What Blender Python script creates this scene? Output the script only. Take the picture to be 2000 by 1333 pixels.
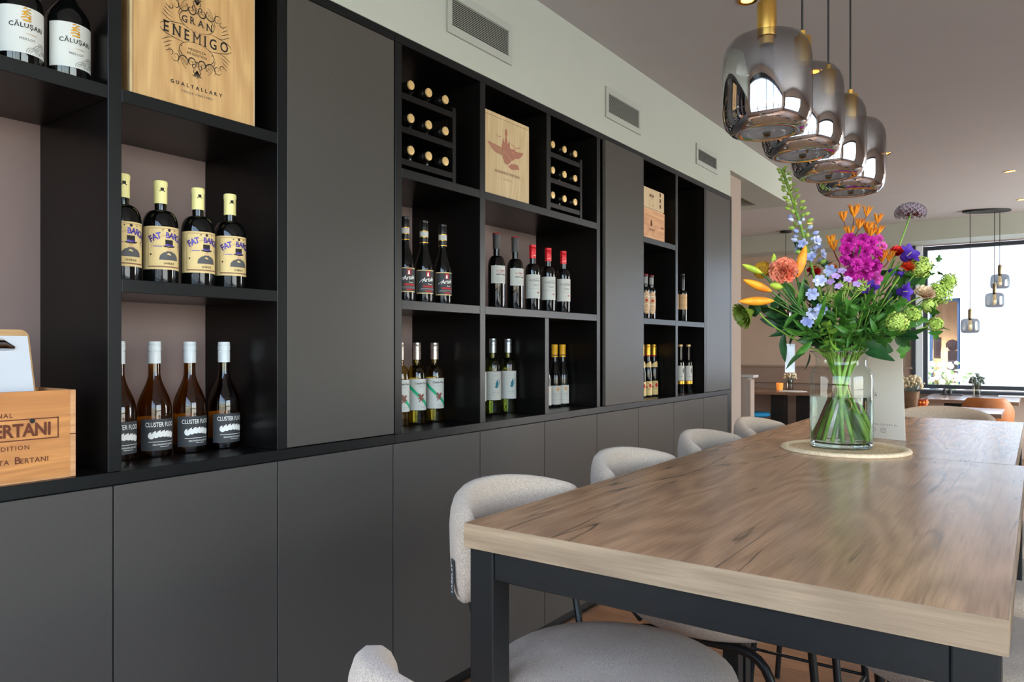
import bpy, bmesh, math, random
from mathutils import Vector, Matrix
for o in list(bpy.data.objects): bpy.data.objects.remove(o)
SC = bpy.context.scene; COL = SC.collection
RND = random.Random(11)
PI = math.pi
rad = math.radians

# ------------------------------------------------------------ camera, world, sun, daylight, exposure
cd = bpy.data.cameras.new('camera'); cam = bpy.data.objects.new('camera', cd); COL.objects.link(cam)
cam.location = (1.96, 0.0, 1.43); cam.rotation_euler = (PI/2, 0, rad(35.632))
cd.sensor_width = 36; cd.lens = 36*1437/2000; cd.shift_y = 13.5/2000; cd.clip_start = 0.02; cd.clip_end = 200
SC.camera = cam
W = bpy.data.worlds.new('world'); SC.world = W; W.use_nodes = True
wn = W.node_tree.nodes; wl = W.node_tree.links; wn.clear()
wo = wn.new('ShaderNodeOutputWorld'); wb = wn.new('ShaderNodeBackground'); ws = wn.new('ShaderNodeTexSky')
ws.sky_type = 'NISHITA'; ws.sun_disc = False; ws.sun_elevation = rad(62); ws.sun_rotation = rad(160)
wl.new(ws.outputs[0], wb.inputs[0]); wl.new(wb.outputs[0], wo.inputs[0]); wb.inputs[1].default_value = 1.2
sd = bpy.data.lights.new('sun', 'SUN'); sd.energy = 11.0; sd.angle = rad(0.6); sd.color = (0.86, 0.93, 1.0)
sun = bpy.data.objects.new('sun', sd); COL.objects.link(sun)
sun.rotation_euler = Vector((-0.20, 0.42, -0.88)).to_track_quat('-Z', 'Y').to_euler()
def daylight(name, loc, direction, w, h, power, color):
    d = bpy.data.lights.new(name, 'AREA'); d.shape = 'RECTANGLE'; d.size = w; d.size_y = h; d.energy = power; d.color = color
    o = bpy.data.objects.new(name, d); COL.objects.link(o); o.location = loc
    o.rotation_euler = Vector(direction).to_track_quat('-Z', 'Y').to_euler()
    return o
# soft daylight standing outside the glazing of the rear and right walls
daylight('daylight_rear', (2.6, -1.35, 1.55), (0, 1, -0.03), 5.0, 2.7, 30, (1.0, 0.95, 0.88))
daylight('daylight_fill_right', (6.2, 1.2, 1.75), (-1, 0, -0.05), 3.4, 2.4, 165, (1.0, 0.94, 0.86))
daylight('daylight_fill_right', (6.2, 9.8, 1.75), (-1, 0, -0.05), 2.8, 2.4, 600, (1.0, 0.93, 0.86))  # added light that brightens the far room
SC.view_settings.view_transform = 'Standard'; SC.view_settings.look = 'None'
SC.view_settings.gamma = 1.0; SC.view_settings.use_curve_mapping = False
SC.view_settings.exposure = 0.06

# ------------------------------------------------------------ materials
def lin(c):
    return tuple((v/255/12.92 if v/255 <= 0.04045 else ((v/255+0.055)/1.055)**2.4) for v in c) + (1.0,)
def mat(name, rgb, rough=0.5, metal=0.0, spec=0.5, noise=0.0, scale=20.0, bump=0.0, stretch=(1, 1, 1), rgb2=None, emit=0.0,
        coat=0.0, trans=0.0, ior=1.45, sheen=0.0, detail=3.0, coatr=0.1):
    m = bpy.data.materials.new(name); m.use_nodes = True
    nt = m.node_tree; b = nt.nodes['Principled BSDF']
    b.inputs['Base Color'].default_value = lin(rgb); b.inputs['Roughness'].default_value = rough
    b.inputs['Metallic'].default_value = metal; b.inputs['Specular IOR Level'].default_value = spec
    b.inputs['Coat Weight'].default_value = coat; b.inputs['Coat Roughness'].default_value = coatr
    b.inputs['Transmission Weight'].default_value = trans; b.inputs['IOR'].default_value = ior
    b.inputs['Sheen Weight'].default_value = sheen
    if emit:
        b.inputs['Emission Color'].default_value = lin(rgb); b.inputs['Emission Strength'].default_value = emit
    if noise or bump or rgb2:
        tc = nt.nodes.new('ShaderNodeTexCoord'); mp = nt.nodes.new('ShaderNodeMapping'); nz = nt.nodes.new('ShaderNodeTexNoise')
        mp.inputs['Scale'].default_value = stretch; nz.inputs['Scale'].default_value = scale; nz.inputs['Detail'].default_value = detail
        nt.links.new(tc.outputs['Object'], mp.inputs[0]); nt.links.new(mp.outputs[0], nz.inputs['Vector'])
        if noise or rgb2:
            mx = nt.nodes.new('ShaderNodeMix'); mx.data_type = 'RGBA'
            rp = nt.nodes.new('ShaderNodeMapRange'); rp.inputs[1].default_value = 0.36; rp.inputs[2].default_value = 0.64
            nt.links.new(nz.outputs[0], rp.inputs[0]); nt.links.new(rp.outputs[0], mx.inputs[0])
            c = lin(rgb); c2 = lin(rgb2) if rgb2 else tuple(v*(1-noise) for v in c[:3]) + (1,)
            mx.inputs[6].default_value = c; mx.inputs[7].default_value = c2
            nt.links.new(mx.outputs[2], b.inputs['Base Color'])
        if bump:
            bp = nt.nodes.new('ShaderNodeBump'); bp.inputs['Strength'].default_value = bump; bp.inputs['Distance'].default_value = 0.004
            nt.links.new(nz.outputs[0], bp.inputs['Height']); nt.links.new(bp.outputs[0], b.inputs['Normal'])
    return m
def wood(name, c1, c2, c3, axis='Y', fine=1.0, rough=0.45, cracks=0.0, coat=0.0, bumps=0.15, ring=1.0):
    """procedural timber: stretched noise for grain, warped rings for cathedrals, optional dark drying cracks"""
    m = bpy.data.materials.new(name); m.use_nodes = True
    nt = m.node_tree; N = nt.nodes; L = nt.links; b = N['Principled BSDF']
    b.inputs['Roughness'].default_value = rough; b.inputs['Coat Weight'].default_value = coat
    tc = N.new('ShaderNodeTexCoord')
    def mapped(sc, off=(0, 0, 0)):
        mp = N.new('ShaderNodeMapping'); mp.inputs['Scale'].default_value = sc; mp.inputs['Location'].default_value = off
        L.new(tc.outputs['Object'], mp.inputs[0]); return mp.outputs[0]
    def ax(along, across):
        return {'X': (along, across, across), 'Y': (across, along, across), 'Z': (across, across, along)}[axis]
    def noise(vec, s, d=4, r=0.6):
        n = N.new('ShaderNodeTexNoise'); n.inputs['Scale'].default_value = s; n.inputs['Detail'].default_value = d
        n.inputs['Roughness'].default_value = r; L.new(vec, n.inputs['Vector']); return n.outputs[0]
    def rng(v, a, bb, c=0.0, d=1.0):
        r = N.new('ShaderNodeMapRange'); L.new(v, r.inputs[0])
        for i, x in enumerate((a, bb, c, d)): r.inputs[i+1].default_value = x
        return r.outputs[0]
    def mixc(f, a, bb):
        x = N.new('ShaderNodeMix'); x.data_type = 'RGBA'; L.new(f, x.inputs[0])
        for i, v in ((6, a), (7, bb)):
            if isinstance(v, tuple): x.inputs[i].default_value = v
            else: L.new(v, x.inputs[i])
        return x.outputs[2]
    def math2(op, a, bb):
        x = N.new('ShaderNodeMath'); x.operation = op
        for i, v in ((0, a), (1, bb)):
            if isinstance(v, (int, float)): x.inputs[i].default_value = v
            else: L.new(v, x.inputs[i])
        return x.outputs[0]
    broad = noise(mapped(ax(0.55, 3.2)), 2.0*ring, 2, 0.5)
    rings = math2('SINE', math2('MULTIPLY', broad, 70.0), 0.0)
    ringm = rng(rings, -1, 1)
    fib = noise(mapped(ax(2.0*fine, 55*fine)), 3.0, 6, 0.7)
    tone = noise(mapped(ax(0.5, 4.0), (3, 1, 2)), 1.6, 2)
    col = mixc(rng(tone, 0.3, 0.7), lin(c1), lin(c2))
    col = mixc(math2('MULTIPLY', ringm, 0.38), col, lin(c3))
    col = mixc(math2('MULTIPLY', rng(fib, 0.42, 0.75), 0.6), col, lin(c3))
    hgt = math2('ADD', fib, math2('MULTIPLY', ringm, 0.35))
    if cracks:
        cn = noise(mapped(ax(0.22, 3.4), (7, 4, 1)), 1.5, 4, 0.5)
        cn2 = noise(mapped(ax(0.30, 4.6), (1, 8, 3)), 1.5, 4, 0.5)
        line = math2('MAXIMUM', rng(math2('ABSOLUTE', math2('SUBTRACT', cn, 0.5), 0), 0.0, 0.008, 1.0, 0.0), rng(math2('ABSOLUTE', math2('SUBTRACT', cn2, 0.46), 0), 0.0, 0.008, 0.9, 0.0))
        gate = rng(noise(mapped(ax(0.8, 2.2), (2, 9, 5)), 1.7, 2), 0.46, 0.56)
        knot = rng(noise(mapped(ax(3.5, 26), (1, 2, 8)), 1.6, 2), 0.71, 0.78)
        ck = math2('MAXIMUM', math2('MULTIPLY', line, gate), math2('MULTIPLY', knot, 0.7))
        col = mixc(math2('MULTIPLY', ck, cracks), col, lin((58, 44, 36)))
        hgt = math2('SUBTRACT', hgt, math2('MULTIPLY', ck, 0.8))
    L.new(col, b.inputs['Base Color'])
    bp = N.new('ShaderNodeBump'); bp.inputs['Strength'].default_value = bumps; bp.inputs['Distance'].default_value = 0.002
    L.new(hgt, bp.inputs['Height']); L.new(bp.outputs[0], b.inputs['Normal'])
    return m
def pane_mat(name, tint=(1, 1, 1), gloss=0.04, rough=0.0, facing=0.6, edge=None):
    """thin sheet of glass: see-through with a fresnel-like gloss"""
    m = bpy.data.materials.new(name); m.use_nodes = True; nt = m.node_tree; N = nt.nodes; L = nt.links; N.clear()
    o = N.new('ShaderNodeOutputMaterial'); mx = N.new('ShaderNodeMixShader'); t = N.new('ShaderNodeBsdfTransparent'); g = N.new('ShaderNodeBsdfGlossy')
    lw = N.new('ShaderNodeLayerWeight'); lw.inputs[0].default_value = 0.25
    mr = N.new('ShaderNodeMapRange'); mr.inputs[3].default_value = gloss; mr.inputs[4].default_value = facing
    pw = N.new('ShaderNodeMath'); pw.operation = 'POWER'; pw.inputs[1].default_value = 2.2
    L.new(lw.outputs['Facing'], pw.inputs[0]); L.new(pw.outputs[0], mr.inputs[0]); L.new(mr.outputs[0], mx.inputs[0])
    t.inputs[0].default_value = tuple(tint) + (1,); g.inputs['Roughness'].default_value = rough
    if edge:
        em = N.new('ShaderNodeMix'); em.data_type = 'RGBA'; em.inputs[6].default_value = tuple(tint) + (1,); em.inputs[7].default_value = tuple(edge) + (1,)
        L.new(pw.outputs[0], em.inputs[0]); L.new(em.outputs[2], t.inputs[0])
    L.new(t.outputs[0], mx.inputs[1]); L.new(g.outputs[0], mx.inputs[2]); L.new(mx.outputs[0], o.inputs[0])
    return m
def smoke_mat(name, z0, z1, top=0.10, bottom=0.72, tint0=0.62, tint1=0.12, facing=0.75):
    """smoked lamp glass: mirror-dark at the bottom rim, clear grey towards the neck (object z from z0 to z1)"""
    m = bpy.data.materials.new(name); m.use_nodes = True; nt = m.node_tree; N = nt.nodes; L = nt.links; N.clear()
    o = N.new('ShaderNodeOutputMaterial'); mx = N.new('ShaderNodeMixShader'); t = N.new('ShaderNodeBsdfTransparent'); g = N.new('ShaderNodeBsdfGlossy')
    tc = N.new('ShaderNodeTexCoord'); sp = N.new('ShaderNodeSeparateXYZ'); L.new(tc.outputs['Object'], sp.inputs[0])
    r = N.new('ShaderNodeMapRange'); r.interpolation_type = 'SMOOTHSTEP'; L.new(sp.outputs[2], r.inputs[0]); r.inputs[1].default_value = z0; r.inputs[2].default_value = z1
    r.inputs[3].default_value = bottom; r.inputs[4].default_value = top
    lw = N.new('ShaderNodeLayerWeight'); pw = N.new('ShaderNodeMath'); pw.operation = 'POWER'; pw.inputs[1].default_value = 3; L.new(lw.outputs['Facing'], pw.inputs[0])
    ml = N.new('ShaderNodeMath'); ml.operation = 'MULTIPLY'; ml.inputs[1].default_value = facing; L.new(pw.outputs[0], ml.inputs[0])
    ad = N.new('ShaderNodeMath'); ad.operation = 'MAXIMUM'; L.new(r.outputs[0], ad.inputs[0]); L.new(ml.outputs[0], ad.inputs[1])
    L.new(ad.outputs[0], mx.inputs[0])
    rt = N.new('ShaderNodeMapRange'); L.new(sp.outputs[2], rt.inputs[0]); rt.inputs[1].default_value = z0; rt.inputs[2].default_value = z1
    rt.inputs[3].default_value = tint1; rt.inputs[4].default_value = tint0
    L.new(rt.outputs[0], t.inputs[0]); g.inputs['Color'].default_value = (0.80, 0.80, 0.82, 1); g.inputs['Roughness'].default_value = 0.0
    L.new(t.outputs[0], mx.inputs[1]); L.new(g.outputs[0], mx.inputs[2]); L.new(mx.outputs[0], o.inputs[0])
    return m

M = {}
M['carcass'] = mat('black_carcass', (12, 11, 11), 0.28, spec=0.35, noise=0.12, scale=60)
M['edge'] = mat('anthracite_edge_band', (18, 20, 21), 0.34, spec=0.28, noise=0.08, scale=90)
M['door'] = mat('anthracite_door', (77, 74, 70), 0.28, spec=0.14, noise=0.05, scale=90)
M['taupe_back'] = mat('taupe_back_paint', (142, 122, 117), 0.8, noise=0.04, scale=6)
M['wall_white'] = mat('grey_white_paint', (172, 177, 167), 0.85, noise=0.02, scale=4)
M['ceil'] = mat('ceiling_paint', (176, 172, 170), 0.9, noise=0.02, scale=3)
M['taupe'] = mat('taupe_wall_lifted', (182, 162, 148), 0.85, noise=0.03, scale=4)  # taupe lifted to make up for weak light on the far wall
M['taupe_dimmed'] = mat('taupe_wall_dimmed', (158, 142, 131), 0.85, noise=0.03, scale=4)  # same wall taupe, darkened where the light falls stronger
M['taupe_dark'] = mat('taupe_panel_paint', (142, 122, 111), 0.8, noise=0.03, scale=4)
M['vent'] = mat('vent_enamel', (164, 168, 160), 0.5)
M['dark'] = mat('painted_duct_shade', (18, 19, 20), 0.9)
M['window_frame'] = mat('black_window_frame', (38, 42, 50), 0.4)
M['reveal'] = mat('white_reveal', (205, 212, 220), 0.6)
M['pane'] = pane_mat('window_pane', (0.97, 0.99, 0.99), 0.03, 0, 0.5)
M['plaster'] = mat('white_render', (206, 207, 209), 0.9, noise=0.03, scale=8)
M['terrace'] = mat('terrace_paving', (160, 158, 152), 0.9, noise=0.15, scale=5)
M['floor'] = wood('floor_oak', (158, 118, 88), (134, 98, 72), (102, 72, 52), 'X', 0.6, 0.42)
M['table_top'] = wood('table_laminate', (198, 154, 116), (174, 134, 102), (118, 88, 66), 'Y', 1.0, 0.24, cracks=0.85, coat=0.0, bumps=0.035, ring=0.9)
M['table_edge'] = wood('table_edge_band', (172, 147, 117), (152, 127, 100), (108, 87, 67), 'X', 1.1, 0.45, bumps=0.15)
M['table_edge_y'] = wood('table_edge_band_long', (172, 147, 117), (152, 127, 100), (108, 87, 67), 'Y', 1.1, 0.45, bumps=0.15)
M['steel'] = mat('black_powder_steel', (23, 25, 26), 0.38, noise=0.2, scale=120, bump=0.02)
M['fabric'] = mat('boucle_fabric', (200, 181, 160), 0.95, rgb2=(148, 132, 116), scale=650, bump=0.5, sheen=0.25, detail=2)
M['pine'] = wood('pine_box', (206, 170, 116), (190, 150, 96), (162, 118, 70), 'Z', 0.5, 0.55, bumps=0.06, ring=0.8)
M['pale_pine'] = wood('pale_pine_box', (206, 184, 142), (194, 170, 128), (172, 144, 102), 'Z', 0.5, 0.55, bumps=0.06, ring=0.9)
M['crate'] = wood('crate_pine', (208, 144, 78), (190, 124, 62), (150, 92, 46), 'Y', 0.5, 0.6, bumps=0.12, ring=1.2)
M['cedar'] = wood('warm_box', (214, 162, 112), (200, 146, 96), (160, 104, 62), 'Y', 0.5, 0.6, bumps=0.1)
M['burn'] = mat('burnt_print', (96, 48, 26), 0.8)
M['ink'] = mat('black_ink', (26, 22, 20), 0.7)
M['black_glass'] = mat('dark_bottle_glass', (7, 8, 8), 0.04, spec=0.6)
M['amber_glass'] = pane_mat('amber_bottle_glass', (0.48, 0.27, 0.035), 0.06, 0.0, 0.55, (0.10, 0.05, 0.006))
M['yellow_glass'] = pane_mat('straw_bottle_glass', (0.80, 0.68, 0.20), 0.06, 0.0, 0.55, (0.26, 0.19, 0.03))
M['green_glass'] = pane_mat('green_bottle_glass', (0.66, 0.74, 0.26), 0.06, 0.0, 0.55, (0.16, 0.24, 0.05))
M['paper'] = mat('white_label_paper', (198, 200, 195), 0.7)
M['cream'] = mat('cream_label_paper', (218, 192, 134), 0.65, noise=0.08, scale=40)
M['cream_cap'] = mat('cream_capsule', (232, 222, 150), 0.4)
M['white_cap'] = mat('white_capsule', (214, 220, 222), 0.35)
M['char'] = mat('charcoal_label', (52, 54, 56), 0.6)
M['silver'] = mat('champagne_foil', (200, 186, 176), 0.3, metal=0.8)
M['grey_foil'] = mat('silver_foil', (176, 184, 188), 0.3, metal=0.8)
M['dkgrey_cap'] = mat('dark_grey_capsule', (62, 62, 62), 0.5)
M['red'] = mat('red_foil', (206, 24, 34), 0.3, metal=0.2)
M['red_ink'] = mat('red_ink', (176, 24, 32), 0.6)
M['gold'] = mat('gold_foil', (222, 168, 60), 0.3, metal=0.7)
M['pale_gold'] = mat('pale_gold_cap', (224, 190, 130), 0.35, metal=0.4)
M['yellow_cap'] = mat('yellow_capsule', (240, 180, 40), 0.35)
M['black_foil'] = mat('black_foil', (20, 20, 20), 0.3)
M['green_ink'] = mat('green_ink', (14, 168, 118), 0.6)
M['teal_ink'] = mat('teal_ink', (24, 110, 130), 0.6)
M['brown_ink'] = mat('brown_ink', (122, 74, 62), 0.6)
M['rust_ink'] = mat('rust_ink', (160, 106, 86), 0.7)
M['violet_ink'] = mat('violet_ink', (62, 44, 132), 0.35, metal=0.3)
M['grey_ink'] = mat('grey_ink', (150, 152, 150), 0.7)
M['grey_mid'] = mat('mid_grey_ink', (84, 84, 84), 0.7)
M['tan_paper'] = mat('tan_label_paper', (206, 168, 124), 0.7)
M['white_ink'] = mat('white_ink', (230, 230, 226), 0.6)
M['brass'] = mat('brushed_brass', (214, 166, 82), 0.28, metal=1.0, noise=0.1, scale=200, stretch=(1, 1, 0.05))
M['dull_brass'] = mat('dull_brass', (130, 118, 96), 0.4, metal=0.8)
M['cord'] = mat('black_cord', (14, 14, 15), 0.6)
M['lamp_glass'] = smoke_mat('smoked_lamp_glass', 0.05, 0.215, 0.07, 0.80, 0.72, 0.08, 0.6)
M['far_lamp_glass'] = smoke_mat('smoked_far_lamp_glass', 0.0, 0.15, 0.06, 0.16, 0.36, 0.30, 0.35)
M['filament'] = mat('warm_bulb', (255, 225, 170), 0.3, emit=1.2)
M['spot'] = mat('warm_spot_lens', (255, 170, 70), 0.3, emit=9.0)
M['vase_glass'] = pane_mat('vase_glass', (0.95, 0.98, 0.97), 0.05, 0.0, 0.75, (0.45, 0.62, 0.60))
M['vase_foot'] = mat('thick_vase_glass', (225, 240, 236), 0.0, trans=1.0, ior=1.45)
M['water'] = mat('vase_water', (238, 246, 240), 0.0, trans=1.0, ior=1.33)
M['rattan'] = mat('woven_seagrass', (234, 208, 170), 0.8, noise=0.18, scale=160, bump=0.4)
M['rattan_dark'] = mat('woven_seagrass_inner', (230, 198, 152), 0.8, noise=0.35, scale=120, bump=0.5)
M['card'] = mat('menu_card_paper', (218, 208, 192), 0.8)
M['clip_wood'] = wood('clipboard_fibreboard', (206, 164, 110), (190, 148, 96), (160, 118, 74), 'Y', 0.6, 0.6)
M['chrome'] = mat('chrome', (200, 200, 200), 0.12, metal=1.0)
M['sheet'] = mat('white_sheet', (206, 208, 212), 0.7)
M['blue'] = mat('blue_upholstery', (10, 122, 172), 0.7, noise=0.1, scale=60)
M['ply'] = mat('plywood_shell', (208, 160, 104), 0.5, noise=0.12, scale=30, stretch=(1, 1, 8))
M['leather'] = mat('cognac_leather', (176, 108, 58), 0.45, noise=0.12, scale=20)
M['candle_amber'] = mat('amber_candle_glow', (250, 150, 66), 0.3, emit=0.5)
M['red_glass'] = mat('amber_pattern_glass', (170, 72, 34), 0.15, coat=0.5)
M['dry_flower'] = mat('dried_flower_heads', (214, 200, 168), 0.9, noise=0.25, scale=80)
M['dry_green'] = mat('grey_green_sprig', (104, 118, 112), 0.9, noise=0.3, scale=60)
M['smoke_vase'] = pane_mat('small_vase_glass', (0.62, 0.60, 0.56), 0.08, 0.05, 0.6)
M['terracotta'] = mat('brown_pot_glaze', (124, 96, 74), 0.35, noise=0.2, scale=20)

# ------------------------------------------------------------ mesh helpers
class MB:
    def __init__(s): s.v = []; s.f = []; s.m = []
    def add(s, vs, fs, m=0, T=None):
        o = len(s.v)
        s.v += [tuple(T @ Vector(p)) for p in vs] if T else [tuple(p) for p in vs]
        s.f += [tuple(i+o for i in f) for f in fs]; s.m += [m]*len(fs); return s
    def box(s, a, b, m=0, T=None):
        (x0, y0, z0), (x1, y1, z1) = a, b
        return s.add([(x0,y0,z0),(x1,y0,z0),(x1,y1,z0),(x0,y1,z0),(x0,y0,z1),(x1,y0,z1),(x1,y1,z1),(x0,y1,z1)],
              [(0,3,2,1),(4,5,6,7),(0,1,5,4),(1,2,6,5),(2,3,7,6),(3,0,4,7)], m, T)
    def lathe(s, prof, seg=24, m=0, T=None, sx=1.0, sy=1.0, cap=True):
        vs = []; fs = []; n = len(prof)
        for r, z in prof:
            for k in range(seg):
                a = 2*PI*k/seg; vs.append((r*math.cos(a)*sx, r*math.sin(a)*sy, z))
        for i in range(n-1):
            for k in range(seg):
                k2 = (k+1) % seg; fs.append((i*seg+k, i*seg+k2, (i+1)*seg+k2, (i+1)*seg+k))
        if cap:
            if prof[0][0] > 1e-5: fs.append(tuple(range(seg-1, -1, -1)))
            if prof[-1][0] > 1e-5: fs.append(tuple((n-1)*seg+k for k in range(seg)))
        return s.add(vs, fs, m, T)
    def tube(s, pts, r, seg=8, m=0, cap=True, T=None):
        pts = [Vector(p) for p in pts]; n = len(pts)
        rs = r if isinstance(r, (list, tuple)) else [r]*n
        vs = []; fs = []; up = None
        for i, p in enumerate(pts):
            d = (pts[min(i+1, n-1)] - pts[max(i-1, 0)])
            d = d.normalized() if d.length > 1e-9 else Vector((0, 0, 1))
            if up is None:
                up = Vector((0, 0, 1)) if abs(d.z) < 0.9 else Vector((1, 0, 0))
            u = (up - d*up.dot(d))
            u = u.normalized() if u.length > 1e-6 else d.orthogonal().normalized()
            up = u; w = d.cross(u)
            for k in range(seg):
                a = 2*PI*k/seg; vs.append(p + (u*math.cos(a) + w*math.sin(a))*rs[i])
        for i in range(n-1):
            for k in range(seg):
                k2 = (k+1) % seg; fs.append((i*seg+k, i*seg+k2, (i+1)*seg+k2, (i+1)*seg+k))
        if cap: fs += [tuple(range(seg-1, -1, -1)), tuple((n-1)*seg+k for k in range(seg))]
        return s.add(vs, fs, m, T)
    def grid(s, rows, m=0, T=None, closed=False):
        nr = len(rows); nc = len(rows[0]); vs = [p for r in rows for p in r]; fs = []
        for i in range(nr-1):
            for j in range(nc if closed else nc-1):
                j2 = (j+1) % nc; fs.append((i*nc+j, i*nc+j2, (i+1)*nc+j2, (i+1)*nc+j))
        return s.add(vs, fs, m, T)
    def ball(s, c, r, m=0, seg=8, rings=5, sc=(1, 1, 1)):
        pr = [(r*math.sin(PI*i/rings), -r*math.cos(PI*i/rings)) for i in range(rings+1)]
        pr[0] = (0, -r); pr[-1] = (0, r)
        return s.lathe([(max(a, 1e-6), b) for a, b in pr], seg, m, Matrix.Translation(c) @ Matrix.Diagonal((*sc, 1)), cap=False)
    def mesh(s, name, mats, smooth=None, bevel=0.0, bseg=1):
        me = bpy.data.meshes.new(name); me.from_pydata([tuple(p) for p in s.v], [], s.f)
        for x in (mats if isinstance(mats, (list, tuple)) else [mats]): me.materials.append(M[x] if isinstance(x, str) else x)
        me.polygons.foreach_set('material_index', s.m)
        if bevel:
            bm = bmesh.new(); bm.from_mesh(me)
            bmesh.ops.bevel(bm, geom=[e for e in bm.edges if e.calc_face_angle(0) > 0.6], offset=bevel, segments=bseg, affect='EDGES', profile=0.5)
            bm.to_mesh(me); bm.free()
        if smooth is not None:
            me.polygons.foreach_set('use_smooth', [True]*len(me.polygons)); me.set_sharp_from_angle(angle=rad(smooth))
        me.update(); return me
    def build(s, name, mats, parent=None, smooth=None, bevel=0.0, bseg=1, loc=None):
        return link(name, s.mesh(name, mats, smooth, bevel, bseg), parent, loc)
def link(name, me, parent=None, loc=None, rot=None):
    o = bpy.data.objects.new(name, me); COL.objects.link(o)
    if parent: o.parent = parent
    if loc is not None: o.location = loc
    if rot is not None: o.rotation_euler = rot
    return o
def thing(name, label, cat, loc=(0, 0, 0), rz=0.0, group=None, kind=None):
    o = bpy.data.objects.new(name, None); COL.objects.link(o); o.location = loc; o.rotation_euler = (0, 0, rz); o.empty_display_size = 0.05
    return tag(o, label, cat, group, kind)
def tag(o, label=None, cat=None, group=None, kind=None):
    for k, v in (('label', label), ('category', cat), ('group', group), ('kind', kind)):
        if v: o[k] = v
    return o
def struct(name, mb, mats, bevel=0.0, smooth=None):
    o = mb.build(name, mats, None, smooth, bevel); o['kind'] = 'structure'; return o
def kids(o): return [c for c in COL.objects if c.parent == o]
def dup(o, parent=None, **kw):
    c = o.copy(); COL.objects.link(c)
    if parent: c.parent = parent
    for ch in list(o.children): dup(ch, c)
    for k, v in kw.items(): c[k] = v
    return c

# ------------------------------------------------------------ flat print: lettering and line work as thin geometry
_tc = {}
def glyphs(s, size=1.0, align='CENTER', off=0.0, sp=1.0):
    k = (s, align, off, sp)
    if k not in _tc:
        cu = bpy.data.curves.new('t', 'FONT'); cu.body = s; cu.align_x = align; cu.offset = off; cu.space_character = sp; cu.resolution_u = 2; cu.size = 1
        ob = bpy.data.objects.new('t', cu); me = bpy.data.meshes.new_from_object(ob)
        _tc[k] = ([(v.co.x, v.co.y) for v in me.vertices], [tuple(p.vertices) for p in me.polygons])
        bpy.data.objects.remove(ob); bpy.data.meshes.remove(me); bpy.data.curves.remove(cu)
    v, f = _tc[k]
    return [(x*size, y*size) for x, y in v], f
class Print:
    """2D print in (u, v) metres, with material index and layer per face"""
    def __init__(s): s.items = []
    def text(s, t, u, v, size, m, off=0.0, sp=1.0, align='CENTER', xs=1.0, rot=0.0, arc=0.0, lay=2, slant=0.0):
        vs, fs = glyphs(t, size, align, off, sp)
        c, n = math.cos(rot), math.sin(rot); out = []
        for x, y in vs:
            x = x*xs + y*slant
            if arc: y -= arc*x*x
            out.append((u + x*c - y*n, v + x*n + y*c))
        s.items.append((out, fs, m, lay)); return s
    def poly(s, pts, m, lay=1): s.items.append(([tuple(p) for p in pts], [tuple(range(len(pts)))], m, lay)); return s
    def rect(s, u0, v0, u1, v1, m, lay=1, n=1):
        vs = []; fs = []
        for i in range(n+1):
            u = u0 + (u1-u0)*i/n; vs += [(u, v0), (u, v1)]
            if i: fs.append((2*i-2, 2*i, 2*i+1, 2*i-1))
        s.items.append((vs, fs, m, lay)); return s
    def frame(s, u0, v0, u1, v1, t, m, lay=1, n=8):
        s.rect(u0, v0, u1, v0+t, m, lay, n).rect(u0, v1-t, u1, v1, m, lay, n)
        return s.rect(u0, v0, u0+t, v1, m, lay).rect(u1-t, v0, u1, v1, m, lay)
    def line(s, pts, w, m, lay=2):
        n = len(pts); vs = []; fs = []
        ws = w if isinstance(w, (list, tuple)) else [w]*n
        for i, p in enumerate(pts):
            a = pts[max(i-1, 0)]; b = pts[min(i+1, n-1)]; dx, dy = b[0]-a[0], b[1]-a[1]; l = math.hypot(dx, dy) or 1
            nx, ny = -dy/l*ws[i]/2, dx/l*ws[i]/2
            vs += [(p[0]+nx, p[1]+ny), (p[0]-nx, p[1]-ny)]
            if i: fs.append((2*i-2, 2*i-1, 2*i+1, 2*i))
        s.items.append((vs, fs, m, lay)); return s
    def disc(s, u, v, r, m, lay=2, n=14, ry=None):
        ry = ry or r
        return s.poly([(u+r*math.cos(2*PI*i/n), v+ry*math.sin(2*PI*i/n)) for i in range(n)], m, lay)
    def spiral(s, u, v, r, turns, a0, m, w=0.001, flip=1, lay=2, n=22):
        pts = [(u + flip*r*(1-0.85*i/n)*math.cos(a0+turns*2*PI*i/n), v + r*(1-0.85*i/n)*math.sin(a0+turns*2*PI*i/n)) for i in range(n+1)]
        return s.line(pts, [w*(0.4+0.9*math.sin(PI*i/n)) for i in range(n+1)], m, lay)
    def emit(s, mb, fn, moff=0, step=0.0004, slab=0.0):
        for vs, fs, m, lay in s.items:
            if not slab: mb.add([fn(u, v, lay*step) for u, v in vs], fs, m+moff); continue
            for f in fs:                                  # cut wide faces into narrow strips so that they follow the round bottle
                p = [vs[i] for i in f]; lo = min(q[0] for q in p); hi = max(q[0] for q in p)
                k0, k1 = math.floor(lo/slab), math.ceil(hi/slab)
                for k in range(k0, max(k1, k0+1)):
                    c = clip(clip(p, k*slab, 1), (k+1)*slab, -1) if k1-k0 > 1 else p
                    if len(c) > 2: mb.add([fn(u, v, lay*step) for u, v in c], [tuple(range(len(c)))], m+moff)
def clip(p, a, sg):
    out = []
    for i in range(len(p)):
        q, r = p[i], p[(i+1) % len(p)]; dq, dr = sg*(q[0]-a), sg*(r[0]-a)
        if dq >= 0: out.append(q)
        if (dq > 0 > dr) or (dq < 0 < dr):
            t = dq/(dq-dr); out.append((q[0]+(r[0]-q[0])*t, q[1]+(r[1]-q[1])*t))
    return out
def cyl(r, a0=0.0):
    return lambda u, v, d: ((r+d)*math.cos(a0+u/r), (r+d)*math.sin(a0+u/r), v)
def facing_x(x0, y0=0.0, z0=0.0):
    return lambda u, v, d: (x0+d, y0+u, z0+v)

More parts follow.
